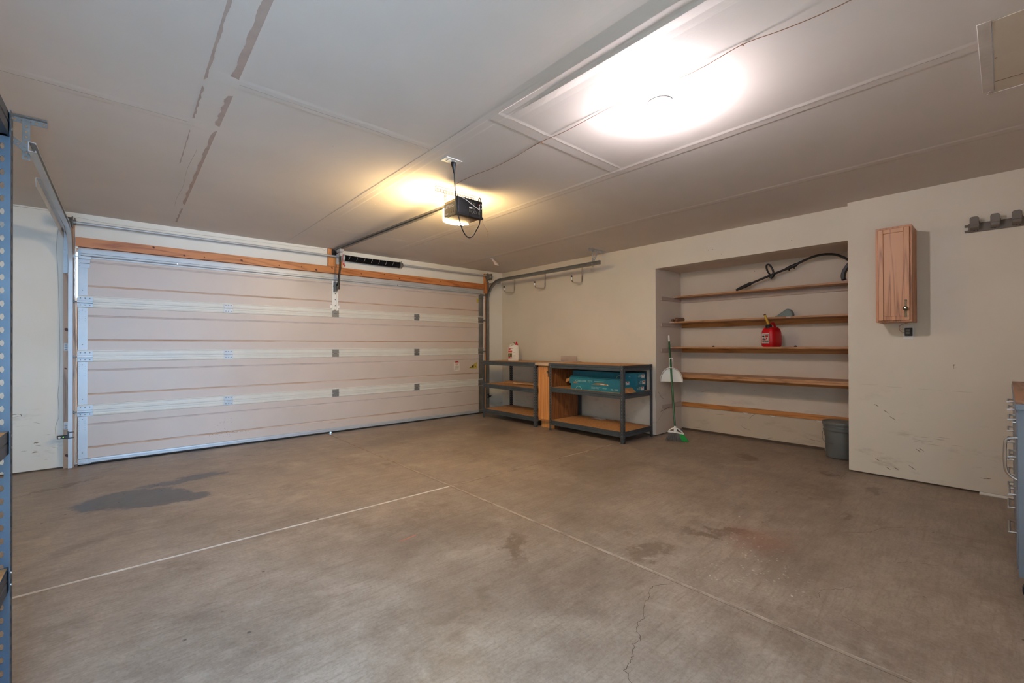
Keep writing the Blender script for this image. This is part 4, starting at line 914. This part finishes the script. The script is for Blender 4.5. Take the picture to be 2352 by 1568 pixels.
# ------------------------------------------------------------------ sheets on the middle shelf of the corner unit
def plank(x0, y0, x1, y1, w, z, t, lab, mt='osb', tilt=0.0):
    e = MB(); e.bar((x0, y0, z + t / 2), (x1, y1, z + t / 2 + tilt), w, t); o = e.build('wood_panel', mt, loc=((x0 + x1) / 2, (y0 + y1) / 2, z), smooth=False, bevel=.001); tag(o, lab, 'board', 'loose boards on the corner shelf'); return o
M['ply'] = wood('pale_ply', (214, 168, 120), (184, 134, 86), 'Y')
plank(4.98, -.43, 4.98, -1.46, .24, .5485, .009, 'wide pale wood panel, lowest of the loose boards on the corner shelving middle shelf', 'osb')
plank(4.86, -.80, 4.92, -1.49, .12, .5585, .016, 'thicker pale board lying at the front right of the loose boards on the corner shelving', 'ply')
plank(5.02, -.42, 5.04, -1.12, .10, .5585, .010, 'thin board at the back left of the loose boards on the corner shelving', 'ply')
# ------------------------------------------------------------------ flooring boxes
def fbox(x0, y0, z0, x1, y1, z1, lab, name='flooring_box', end=True, text=None, flap=None, mt='teal', arc=False, extra=None):
    t = thing(name, lab, 'box', ((x0 + x1) / 2, (y0 + y1) / 2, z0), 'teal flooring boxes on the shelving')
    e = MB(); e.box(x0, y0, z0, x1, y1, z1, 0)
    if text:
        for (s_, size, y, z) in text: e.text(s_, size, facing((x0 - .0004, y, z), (0, -1, 0), (0, 0, 1)), 1)
        if arc:
            P = [(x0 - .001, arc + .05 * math.cos(a), z0 - .01 + .05 * math.sin(a)) for a in [.25 + (PI - .5) * q / 12 for q in range(13)]]; e.tube(P, .0025, 5, 1)
    if extra: extra(e)
    e.build('carton', [mt, 'print', 'card', 'label'], t, smooth=False)
    ye = min(y0, y1)
    if end:
        e = MB(); e.box(x1 - .085, ye - .0012, z0 + .018, x1 - .018, ye - .0003, z1 - .016, 0); e.box(x1 - .07, ye - .0018, z0 + .045, x1 - .035, ye - .0011, z0 + .055, 1); e.lathe([(.010, 0), (.010, .0008), (.007, .0008), (.007, 0)], (x1 - .15, ye - .0003, (z0 + z1) / 2), 14, 2, axis=(0, -1, 0))
        for q in range(3): e.box(x1 - .13, ye - .001, z0 + .03 + q * .012, x1 - .095, ye - .0003, z0 + .034 + q * .012, 2)
        e.build('end_label', ['label', 'redp', 'print'], t, smooth=False)
    return t
fz = .5885
fbox(4.80, -2.02, fz, 4.99, -3.03, fz + .076, 'teal flooring box at the bottom rear of the stack, its labelled end sticking out')
fbox(4.80, -2.06, fz + .0765, 4.99, -3.05, fz + .152, 'teal flooring box in the middle of the rear stack, with a torn brown patch')
fbox(4.80, -2.04, fz + .1525, 4.99, -3.04, fz + .228, 'teal flooring box on top of the rear stack, pale arc printed on its side', text=[('XL', .02, -2.93, fz + .18)], arc=-2.80)
# dark plank bundle on top
e = MB(); e.box(5.0, -1.98, fz, 5.17, -2.95, fz + .235); o = e.build('flooring_box', 'teald', loc=(5.08, -2.4, fz), bevel=.004); tag(o, 'dark blue flooring box standing at the back against the wall', 'box', 'teal flooring boxes on the shelving')
fb = fbox(4.612, -2.165, fz, 4.785, -2.99, fz + .070, 'teal flooring box at the bottom front of the stack, nearest the shelf edge', end=False, arc=-2.30,
     text=[('PREMIUM', .014, -2.68, fz + .030), ('LUXURY VINYL PLANK FLOORING', .010, -2.50, fz + .040), ('WATERPROOF  KID PROOF', .010, -2.50, fz + .024), ('XL 100', .034, -2.80, fz + .018)])
e = MB(); e.add([(4.62, -2.992, fz + .001), (4.775, -2.992, fz + .001), (4.765, -3.055, fz + .008), (4.64, -3.06, fz + .006), (4.62, -2.992, fz + .060), (4.775, -2.992, fz + .060)], [(0, 1, 2, 3), (0, 3, 4), (1, 5, 2), (4, 3, 2, 5)]); e.build('torn_flap', 'card', fb, smooth=False)
def torn_patches(e):
    e.prism([(4.6205, -2.50, fz + .074), (4.6205, -2.78, fz + .074), (4.6205, -2.74, fz + .088), (4.6205, -2.66, fz + .098), (4.6205, -2.58, fz + .094), (4.6205, -2.54, fz + .084)], (.001, 0, 0), 2)
    e.prism([(4.6203, -2.20, fz + .074), (4.6203, -2.29, fz + .074), (4.6203, -2.25, fz + .088), (4.6203, -2.21, fz + .096)], (.001, 0, 0), 2)
    e.prism([(4.6195, -2.64, fz + .079), (4.6195, -2.70, fz + .079), (4.6195, -2.70, fz + .087), (4.6195, -2.64, fz + .087)], (.001, 0, 0), 3); e.prism([(4.6195, -2.735, fz + .077), (4.6195, -2.76, fz + .077), (4.6195, -2.748, fz + .090)], (.001, 0, 0), 3)
ft = fbox(4.622, -2.135, fz + .0705, 4.790, -2.955, fz + .145, 'opened teal flooring box on top of the front one, torn brown end flap', end=True, extra=torn_patches,
     text=[('CORE', .034, -2.235, fz + .096), (':LUXE', .030, -2.335, fz + .098), ('LUXURY VINYL', .011, -2.44, fz + .112), ('PLANK', .011, -2.44, fz + .098), ('100% WATERPROOF FLOORING', .011, -2.54, fz + .112)])
e = MB(); e.add([(4.63, -2.135, fz + .140), (4.78, -2.135, fz + .140), (4.77, -2.07, fz + .133), (4.64, -2.045, fz + .072), (4.632, -2.135, fz + .10), (4.64, -2.06, fz + .12)], [(0, 1, 2, 5), (0, 5, 3, 4)]); o2 = e.build('end_flap', 'card', ft, smooth=False); o2.modifiers.new('s', 'SOLIDIFY').thickness = .003
e = MB(); e.add([(4.622, -2.14, fz + .146), (4.622, -2.95, fz + .146), (4.605, -2.93, fz + .166), (4.602, -2.7, fz + .160), (4.60, -2.45, fz + .168), (4.606, -2.17, fz + .172)], [(0, 1, 2, 3, 4, 5)], 0); e.add([(4.79, -2.14, fz + .146), (4.79, -2.95, fz + .146), (4.797, -2.93, fz + .151), (4.797, -2.17, fz + .151)], [(0, 1, 2, 3)], 0)
o2 = e.build('top_flap', 'teal', ft, smooth=False); o2.modifiers.new('s', 'SOLIDIFY').thickness = .002
# crumpled paper on the lowest shelf
e = MB(); n = 9; vs = []
for i in range(n):
    for j in range(5):
        vs.append((5.05 + .10 * j / 4 + random.uniform(-.008, .008), -2.14 - .20 * i / (n - 1), .1385 + (.028 * math.exp(-((i - 3) / 2.0) ** 2) + .010 * math.exp(-((i - 6) / 1.2) ** 2)) * (1 - abs(j - 2) / 2.5) + random.uniform(0, .004)))
e.add(vs, [(i * 5 + j, i * 5 + j + 1, (i + 1) * 5 + j + 1, (i + 1) * 5 + j) for i in range(n - 1) for j in range(4)]); o = e.build('crumpled_paper', 'label', loc=(5.1, -2.24, .1385), smooth=False); tag(o, 'crumpled white paper scrap on the bottom shelf below the teal boxes', 'paper'); o.modifiers.new('s', 'SOLIDIFY').thickness = .001

# ================================================================== NICHE SHELVES
NG = 'pine shelves across the niche'; CG = 'wooden cleats inside the niche'
rank = ['top', 'second', 'third', 'fourth', 'lowest']
lev = [(1.788, 5.70), (1.448, 5.60), (1.115, 5.555), (.770, 5.50)]
for i, (z, xf) in enumerate(lev):
    e = MB(); e.box(xf, NY0 - .006, z, XN - .003, NY1 + .01, z + .019, 0); e.box(xf - .0008, NY0 - .006, z + .001, xf + .02, NY0 - .07, z + .0195, 1)
    if i == 1: e.box(xf - .001, -4.40, z + .003, xf + .01, -4.44, z + .0196, 1)
    if i == 3: e.box(xf - .012, NY0 - .01, z - .022, XN - .02, NY1 + .012, z - .0005, 0)
    o = e.build('niche_shelf', ['shelfw', 'cleatp'], loc=(5.75, -4.1, z), smooth=False, bevel=.001)
    tag(o, ['topmost pine shelf of the niche, carrying the black string trimmer', 'second pine shelf of the niche from the top, carrying a paper roll and grey-blue cover', 'third pine shelf of the niche from the top, carrying the red fuel can', 'lowest and deepest pine shelf of the niche, empty, behind the dustpan'][i], 'shelf', NG)
cz = [1.788, 1.448, 1.115, .747, .385]
for i, z in enumerate(cz):
    zt_ = z - .0005; h = .046
    e = MB(); e.box(5.385, NY0, zt_ - h, XN - .02, NY0 - .018, zt_); e.m = [0] * 6
    if i == 4: pass
    o = e.build('side_cleat', 'cleatp', loc=(5.65, NY0, zt_ - h), bevel=.0015, smooth=False); tag(o, 'short painted wooden cleat on the left side of the niche, %s of five' % rank[i], 'cleat', 'painted side cleats of the niche')
    e = MB(); e.box(XN - .019, NY0 - .02, zt_ - h - .012, XN - .0005, NY1 + .01, zt_); o = e.build('back_cleat', 'cleat' if i in (1, 2, 3, 4) else 'cleatp', loc=(XN, -4.1, zt_ - h), bevel=.0015, smooth=False)
    tag(o, ['long painted wooden cleat across the niche back under the topmost shelf', 'long wooden cleat across the niche back, under the second shelf', 'long wooden cleat across the niche back, under the shelf with the red can', 'long wooden cleat across the niche back, under the lowest shelf', 'bare orange wooden strip across the niche back near the floor, without a shelf'][i], 'cleat', 'long cleats of the niche back')

# ---- string trimmer on the top shelf
st = thing('string_trimmer', 'black string trimmer with curved shaft leaning on the topmost niche shelf', 'string trimmer', (5.8, -4.4, 1.807))
tp = [(5.80, -3.86, 1.852), (5.80, -3.955, 1.888), (5.80, -4.183, 1.965), (5.80, -4.317, 2.008), (5.80, -4.404, 2.040), (5.80, -4.530, 2.092), (5.80, -4.60, 2.115), (5.80, -4.66, 2.124), (5.80, -4.72, 2.124), (5.80, -4.80, 2.108), (5.79, -4.88, 2.062), (5.78, -4.96, 1.99), (5.76, -5.03, 1.90), (5.74, -5.07, 1.84)]
e = MB(); e.tube(smoothpath(tp, 5), .0125, 12); e.build('shaft', 'blk', st)
e = MB(); e.tube([(5.80, -3.80, 1.8285), (5.80, -3.83, 1.841), (5.80, -3.90, 1.866), (5.80, -3.96, 1.890), (5.80, -3.975, 1.897)], [.013, .017, .021, .021, .014], 12); e.build('grip', 'rubber', st)
e = MB(); e.tube([(5.80, -4.33, 2.012), (5.80, -4.37, 2.027), (5.80, -4.44, 2.052), (5.80, -4.455, 2.058)], [.013, .019, .020, .013], 12); e.cyl((5.80, -4.37, 2.02), (5.79, -4.375, 1.995), .008); e.cyl((5.80, -4.42, 2.03), (5.79, -4.425, 2.01), .007); e.build('coupler', 'blk', st)
e = MB(); lp = [(5.78, -4.185, 1.965), (5.775, -4.160, 2.01), (5.775, -4.147, 2.06), (5.775, -4.155, 2.088), (5.775, -4.180, 2.082), (5.775, -4.205, 2.04), (5.78, -4.218, 1.99), (5.78, -4.212, 1.96)]; e.tube(smoothpath(lp, 5), .010, 10)
e.tube([(5.795, -4.18, 1.93), (5.795, -4.20, 1.955), (5.795, -4.215, 1.975)], [.016, .024, .018], 12); e.cyl((5.79, -4.19, 1.95), (5.79, -4.195, 1.918), .007); e.build('loop_handle', 'blk', st)
e = MB(); P = [(5.70, -4.985, 2.005), (5.70, -4.95, 1.985), (5.70, -4.915, 1.94), (5.70, -4.893, 1.89), (5.70, -4.888, 1.850), (5.70, -4.895, 1.822)]; Q = []
gp = smoothpath(P, 4); e.sweep([(-.035, -.015), (.035, -.015), (.035, .015), (-.035, .015)], gp, (1, 0, 0)); e.build('guard', 'blk', st, bevel=.004)

# ---- fuel can
fx, fy, fz2 = 5.645, -4.238, 1.1345
fc = thing('fuel_can', 'red plastic fuel can with yellow spout and white label on the third niche shelf', 'fuel can', (fx, fy, fz2))
FR = Matrix.Rotation(math.radians(-16), 4, 'Z')    # local: -a faces the room, b_ width, c up
def FP(a, b_, c): v = FR @ Vector((a, b_, c * 1.17)); return (fx + v.x, fy + v.y, fz2 + v.z)
def fring(wy, wa, z, sh=0, n=32, p=4.0):
    out = []
    for q in range(n):
        a = 2 * PI * q / n; c_, s_ = math.cos(a), math.sin(a); r = (abs(c_) ** p + abs(s_) ** p) ** (-1 / p)
        out.append(FP(sh + wa * c_ * r, wy * s_ * r, z))
    return out
n = 32
rr = [fring(.066, .086, 0), fring(.075, .095, .012), fring(.079, .099, .05), fring(.078, .098, .10), fring(.074, .093, .14), fring(.066, .082, .170), fring(.052, .062, .186), fring(.02, .03, .190)]
e = MB(); e.add([p for r in rr for p in r], [(i * n + k, i * n + (k + 1) % n, (i + 1) * n + (k + 1) % n, (i + 1) * n + k) for i in range(len(rr) - 1) for k in range(n)] + [tuple(range(n))[::-1], tuple((len(rr) - 1) * n + k for k in range(n))]); e.build('body', 'red', fc)
e = MB(); e.tube(smoothpath([FP(-.02, 0, .185), FP(-.005, 0, .215), FP(.03, 0, .228), FP(.055, 0, .205), FP(.072, 0, .165)], 6), .012, 10); e.build('handle', 'red', fc)
e = MB(); e.lathe([(.030, -.012), (.032, 0), (.032, .018), (.026, .026), (.018, .034), (0, .034)], FP(-.045, 0, .188), 20, 0, axis=(-.18, .06, 1)); e.build('collar', 'rubber', fc)
e = MB(); p0 = Vector(FP(-.048, 0, .21)); d = Vector((-.055, .050, .20)).normalized(); e.tube([p0, p0 + d * .04, p0 + d * .115, p0 + d * .12], [.014, .0125, .0115, .0115], 14, 0); e.tube([p0 + d * .120, p0 + d * .128], [.0125, .0125], 14, 1); e.build('spout', ['yel', 'rubber'], fc)
e = MB()
def fl(y0, y1, z0, z1, m, k=.0): 
    e.add([FP(-.1 - k, y0, z0), FP(-.1 - k, y1, z0), FP(-.1 - k + .0, y1, z1), FP(-.1 - k, y0, z1)], [(0, 3, 2, 1)], m)
fl(-.040, .046, .035, .128, 0); fl(-.035, .041, .112, .120, 1, .0004); fl(-.035, -.031, .040, .115, 1, .0004); fl(.014, .041, .095, .108, 1, .0004); fl(.012, .038, .082, .088, 1, .0004); fl(-.028, .004, .092, .110, 2, .0004); fl(.0, .040, .066, .074, 1, .0004); fl(-.028, .041, .058, .063, 2, .0004); fl(-.030, .006, .041, .053, 1, .0004); fl(.012, .040, .041, .053, 1, .0004); fl(-.02, .0, .07, .088, 2, .0004)
e.build('printed_label', ['label', 'dark', 'redp'], fc, smooth=False)
# ---- grey-blue cover on the second shelf
e = MB(); z = 1.4675; py = [(-4.20, 0), (-4.255, .035), (-4.32, .082), (-4.335, .094), (-4.35, .098), (-4.37, .092), (-4.39, .070), (-4.402, .040), (-4.402, 0)]
e.prism([(5.80, y, z + h) for y, h in py], (.075, 0, 0)); o = e.build('plastic_cover', 'pad', loc=(5.83, -4.3, z), bevel=.012, seg=4); tag(o, 'grey-blue rounded triangular plastic piece on the second niche shelf above the red can', 'cover')
# ---- paper roll
pr = thing('paper_roll', 'short brown paper roll lying at the left end of the second niche shelf', 'roll', (5.68, -3.12, 1.467))
c = Vector((5.685, -3.115, 1.4945)); d = Vector((.93, -.35, 0)).normalized()
e = MB(); e.lathe([(.010, 0), (.026, 0), (.027, .003), (.027, .115), (.026, .118), (.010, .118), (.010, 0)], c - d * .04, 24, 0, axis=d); e.build('roll', 'roll', pr)
e = MB(); e.lathe([(.010, .001), (.010, .12), (.006, .12), (.006, .001), (.010, .001)], c - d * .041, 16, 0, axis=d); e.build('core', 'card', pr)
e = MB(); c2 = Vector((5.625, -3.052, 1.4865)); e.tube([c2, c2 + Vector((.03, -.006, 0)), c2 + Vector((.06, .0, 0))], [.016, .0185, .014], 14); o = e.build('crumpled_bag', 'roll', loc=tuple(c2)); tag(o, 'small brown crumpled scrap at the far left of the second niche shelf', 'scrap')
for (y, lb) in ((-3.52, 'tiny dark lump on the third niche shelf, left of the fuel can'), (-4.43, 'tiny dark lump on the third niche shelf, right of the fuel can')):
    e = MB(); e.lathe([(.012, 0), (.016, .004), (.012, .011), (.004, .015), (0, .015)], (5.80, y, 1.1345), 10); o = e.build('dirt_clod', 'dark', loc=(5.8, y, 1.1345)); tag(o, lb, 'lump')

# ---- broom with a clip-on dustpan
A = Vector((5.175, -3.330, .13)); B = Vector((5.515, -3.065, 1.285)); ax = (B - A).normalized()
vw = Vector((A.x - .177, A.y + 5.986, 0)).normalized(); hw = Vector((-vw.y, vw.x, 0)) * -1      # hw: to the right as seen from the room
br = thing('broom', 'green handled angle broom leaning in the left corner of the niche', 'broom', (5.17, -3.33, 0))
e = MB(); e.tube([A + ax * .03, B - ax * .085], .0115, 14); e.build('handle', 'green', br)
e = MB(); e.tube([B - ax * .085, B - ax * .01, B], [.0125, .0125, .008], 14); e.build('hanging_tip', 'white', br)
e = MB()
hc = A - Vector((0, 0, .0))
def HB(u, z, d=0): return Vector((hc.x, hc.y, 0)) + hw * u + vw * d + Vector((0, 0, z))
arch = [HB(-.078, .098), HB(-.070, .118), HB(-.045, .140), HB(-.015, .152), HB(.012, .152), HB(.045, .138), HB(.075, .112), HB(.098, .082)]
base_ = [HB(-.078, .098), HB(-.03, .105), HB(.02, .102), HB(.06, .093), HB(.098, .080)]
for P, r in ((arch, .008), (base_, .010)): e.tube(smoothpath(P, 4), r, 10)
e.tube([HB(-.002, .100), HB(.0, .150), HB(-.001, .178)], [.020, .015, .013], 12); e.prism([HB(-.022, .100, -.009), HB(.030, .100, -.009), HB(.012, .150, -.009), HB(-.012, .150, -.009)], vw * .018)
e.build('head_frame', 'white', br)
def bristle(u0, u1, f0, f1, m, name):
    e = MB(); n = 26; rows = 4
    for r_ in range(rows):
        for i in range(n):
            s_ = (i + .5) / n; ut = u0 + (u1 - u0) * s_; ub = f0 + (f1 - f0) * s_ + random.uniform(-.003, .003); dd = (r_ - 1.5) * .009
            zt2 = .10 - .018 * max(0, (ut + .078) / .176)
            zb2 = .001 + random.uniform(0, .005)
            e.tube([HB(ut, zt2, dd * .6), HB((ut + ub) / 2 - .003, (zt2 + zb2) / 2, dd), HB(ub, zb2, dd * 1.4 + random.uniform(-.003, .003))], [.0032, .0034, .0022], 5)
    e.build(name, m, br)
bristle(-.076, .050, -.108, .075, 'greyb', 'bristles'); bristle(.050, .096, .075, .150, 'greenb', 'green_bristles')
# dustpan clipped to the handle
c0 = A + ax * ((.79 - A.z) / ax.z); back = vw * .020
dp = thing('dustpan', 'white plastic dustpan clipped onto the green broom handle', 'dustpan', tuple(c0 + Vector((0, 0, -.08))))
def DP(u, z, d=0): return c0 + hw * u + vw * (.022 + d) + Vector((0, 0, z))
out = [(-.133, -.098), (-.133, -.07), (-.122, -.02), (-.098, .03), (-.06, .066), (-.02, .078), (.02, .078), (.06, .062), (.098, .028), (.122, -.02), (.133, -.07), (.133, -.098)]
n = len(out)
e = MB()
F = [DP(u, z, -.012) for u, z in out]; K = [DP(u * .93, (z + .098) * .93 - .096, .022) for u, z in out]; F2 = [DP(u * 1.012, z * 1.012, -.010) for u, z in out]; K2 = [DP(u * .95, (z + .098) * .95 - .097, .025) for u, z in out]
# pan: recessed back, raised walls except the lower lip
e.add(F + K, [(i, i + 1, n + i + 1, n + i) for i in range(n - 1)] + [tuple(n + i for i in range(n))])
e.add(F2 + K2, [(i + 1, i, n + i, n + i + 1) for i in range(n - 1)] + [tuple(n + i for i in range(n))[::-1]])
e.add(F + F2, [(i, n + i, n + i + 1, i + 1) for i in range(n - 1)])
e.build('pan', 'white', dp)
e = MB(); e.tube(smoothpath([DP(u * 1.01, z * 1.01, -.011) for u, z in out], 3), .0035, 6)
e.tube([DP(-.133, -.097, -.008), DP(.133, -.097, -.008)], .003, 6); e.build('rim', 'porc', dp)
e = MB(); e.tube(smoothpath([DP(-.022, .076, -.004), DP(-.024, .12, -.006), DP(-.022, .18, -.008), DP(-.016, .20, -.01), DP(.012, .20, -.01), DP(.018, .18, -.008), DP(.020, .12, -.006), DP(.018, .076, -.004)], 4), .005, 8); e.build('grip', 'white', dp)

# ---- bucket
bx, by = 5.685, -4.862
bk = thing('bucket', 'grey plastic bucket with lid standing in the right end of the niche', 'bucket', (bx, by, 0))
e = MB(); e.lathe([(.0, .004), (.124, .004), (.128, .010), (.128, .02), (.142, .275), (.144, .276), (.150, .278), (.150, .284), (.145, .286), (.145, .312), (.151, .314), (.151, .320), (.146, .322), (.146, .345)], (bx, by, 0), 48); e.build('body', 'bucket', bk)
e = MB(); e.lathe([(.156, .338), (.158, .342), (.158, .362), (.155, .368), (.148, .368), (.143, .358), (0, .356)], (bx, by, 0), 48)
for a in range(8): 
    t_ = a * PI / 4 + .3; e.obox((bx + .1585 * math.cos(t_), by + .1585 * math.sin(t_), .350), Vector((math.cos(t_), math.sin(t_), 0)) * .001, Vector((-math.sin(t_), math.cos(t_), 0)) * .002, (0, 0, .011), 0)
e.build('lid', 'bucket', bk)
e = MB(); 
ba = Vector((-.62, .78, 0)).normalized(); bb = Vector((-ba.y, ba.x, 0))
P = [Vector((bx, by, .295)) + (ba * .152 * math.cos(a) + (bb * -1) * .02 * math.sin(a)) + Vector((0, 0, -.14 * math.sin(a))) + (Vector((-1, .2, 0)).normalized() * .16 * math.sin(a)) for a in [PI * q / 24 for q in range(25)]]
e.tube(P, .0022, 6); e.build('bail', 'galvd', bk)
e = MB(); lb = [(bx + .1465 * math.cos(a) * (.89 + z * .35), by + .1465 * math.sin(a) * (.89 + z * .35), z) for z in (.06, .22) for a in [1.72 + .045 * q for q in range(10)]]
e.add(lb, [(i, i + 1, 11 + i, 10 + i) for i in range(9)]); e.build('sticker', 'label', bk)

# ================================================================== OAK WALL CABINET
wc = thing('wall_cabinet', 'oak wall cabinet with one raised panel door hung on the near right wall', 'cabinet', (5.0, -5.387, 1.34))
e = MB(); e.box(4.864, -5.275, 1.339, 5.149, -5.498, 2.114); e.build('body', 'oakd', wc, bevel=.0015)
panel_door(wc, 4.863, 1, -5.291, -5.485, 1.352, 2.096, 'oak', -5.462, 1.445, .034)
# switch plate with chime button below it
sw = thing('wall_button', 'black opener wall button on a pale plate below the oak wall cabinet', 'switch', (5.15, -5.44, 1.26))
e = MB(); e.box(5.146, -5.412, 1.200, 5.1495, -5.476, 1.318); e.build('plate', 'white', sw, bevel=.0015)
e = MB(); e.box(5.122, -5.422, 1.228, 5.146, -5.470, 1.296); e.build('button_housing', 'blk', sw, bevel=.004)
e = MB(); e.box(5.1195, -5.430, 1.245, 5.122, -5.456, 1.262); e.box(5.1195, -5.430, 1.266, 5.122, -5.456, 1.282); e.build('button', 'rack', sw, bevel=.001)
e = MB(); e.tube(smoothpath([(5.135, -5.447, 1.339), (5.13, -5.43, 1.335), (5.128, -5.395, 1.32), (5.13, -5.385, 1.295), (5.13, -5.40, 1.265), (5.135, -5.422, 1.255)], 5), .0013, 5, 0); e.tube(smoothpath([(5.137, -5.447, 1.339), (5.14, -5.40, 1.33), (5.138, -5.392, 1.29), (5.14, -5.422, 1.28)], 5), .0013, 5, 1); e.build('wires', ['redp', 'wirew'], sw)

# ================================================================== TOOL HOLDER RAIL
tk = thing('tool_rack', 'taupe plastic tool holder rail with upturned hooks high on the right wall', 'tool rack', (5.13, -6.0, 2.04))
e = MB()
e.prism([(x, -5.800, z) for x, z in ((5.149, 2.030), (5.149, 2.098), (5.137, 2.098), (5.130, 2.085), (5.134, 2.040), (5.138, 2.030))], (0, -.66, 0))
for z in (2.040, 2.083): e.cyl((5.140, -5.806, z), (5.140, -5.779, z), .009, 12)
e.build('rail', 'rack', tk, bevel=.002)
def rounded(yc, w, z0, z1, r, n=6):
    P = [(yc + w / 2, z0)]
    for q in range(n + 1): a = PI / 2 * q / n; P.append((yc + w / 2 - r + r * math.cos(a), z1 - r + r * math.sin(a)))
    for q in range(n + 1): a = PI / 2 + PI / 2 * q / n; P.append((yc - w / 2 + r + r * math.cos(a), z1 - r + r * math.sin(a)))
    P.append((yc - w / 2, z0)); return P
for k in range(5):
    yc = -5.834 - k * .108
    e = MB(); P = rounded(yc, .050, 2.075, 2.138, .016)
    e.prism([(5.076 - (z - 2.075) * .12, y, z) for y, z in P], (.010, 0, 0))
    e.sweep([(-.024, -.004), (.024, -.004), (.024, .004), (-.024, .004)], [(5.135, yc, 2.052), (5.12, yc, 2.045), (5.10, yc, 2.047), (5.085, yc, 2.058), (5.080, yc, 2.078)], (0, 1, 0))
    e.build('hook', 'rack', tk, bevel=.002)
    e = MB(); P = rounded(yc - .004, .05, 2.085, 2.115, .012); e.prism([(5.138, y, z) for y, z in P], (.008, 0, 0)); e.build('back_tab', 'rack', tk, bevel=.0015)
    e = MB()
    for dy in (.012, -.006): e.lathe([(.0055, .0), (.0055, .001), (0, .001)], (5.1345, yc + dy - .01, 2.044), 12, 0, axis=(-1, 0, 0))
    e.build('screw', 'hole', tk)

# ---- white strip on the floor
e = MB(); e.obox((5.118, -6.06, .006), (.012, 0, .006), (0, .21, 0), (-.003, 0, .006)); e.m = [0] * 6
o = e.build('trim_strip', 'paint', loc=(5.118, -6.06, 0), smooth=False); tag(o, 'loose white trim strip lying on the floor along the right wall', 'strip')

# ================================================================== TOOL BENCH
tb = thing('tool_chest', 'blue-grey steel tool chest with wooden top at the right edge', 'tool chest', (3.9, -6.27, 0))
bx0, bx1, by0, by1 = 3.165, 4.66, -6.022, -6.50
e = MB(); e.box(bx0, by0, .115, bx1, by1, .862); e.box(bx0 - .0015, by0 - .030, .735, bx0, by0 - .0005, .862); e.box(bx0 - .0015, by0 - .028, .115, bx0, by0 - .026, .24); e.build('body', 'bench', tb, bevel=.002)
e = MB(); e.box(bx0 - .012, by0 + .008, .862, bx1 + .01, by1 - .01, .888, 0); e.box(bx0 - .010, by0 + .006, .888, bx1 + .01, by1 - .01, .905, 1); e.build('top', ['bench', 'benchtop'], tb, bevel=.002)
for c_ in range(3):
    xa = bx0 + .03 + c_ * .475
    for k in range(4):
        z0_ = .14 + k * .178
        e = MB(); e.box(xa, by0 + .004, z0_, xa + .455, by0 - .002, z0_ + .17); dr = e.build('drawer', 'bench', tb, bevel=.002)
        e = MB(); yc = by0 + .004; zc = z0_ + .125
        e.tube([(xa + .13, yc, zc), (xa + .13, yc + .022, zc), (xa + .325, yc + .022, zc), (xa + .325, yc, zc)], .005, 8); e.build('pull', 'steel', dr)
e = MB(); P = [(bx0 + .012, by0, .735), (bx0 + .012, by0 + .030, .725), (bx0 + .012, by0 + .038, .70), (bx0 + .012, by0 + .038, .60), (bx0 + .012, by0 + .026, .565), (bx0 + .012, by0, .545)]
e.tube(smoothpath(P, 4), .006, 8); e.build('side_handle', 'steel', tb)
e = MB(); e.cyl((bx0 + .05, by0, .80), (bx0 + .05, by0 + .014, .80), .009, 14); e.build('lock', 'steel', tb)
for x in (bx0 + .06, bx1 - .06):
    for y in (by0 - .055, by1 + .055):
        e = MB(); e.cyl((x - .016, y, .045), (x + .016, y, .045), .0445, 20, 0); e.box(x - .024, y - .022, .045, x - .019, y + .022, .115, 0); e.box(x + .019, y - .022, .045, x + .024, y + .022, .115, 0); e.box(x - .024, y - .03, .108, x + .024, y + .03, .115, 0); e.build('caster', 'rubber', tb)

for o in list(bpy.data.objects):
    if '_w' in o: del o['_w']
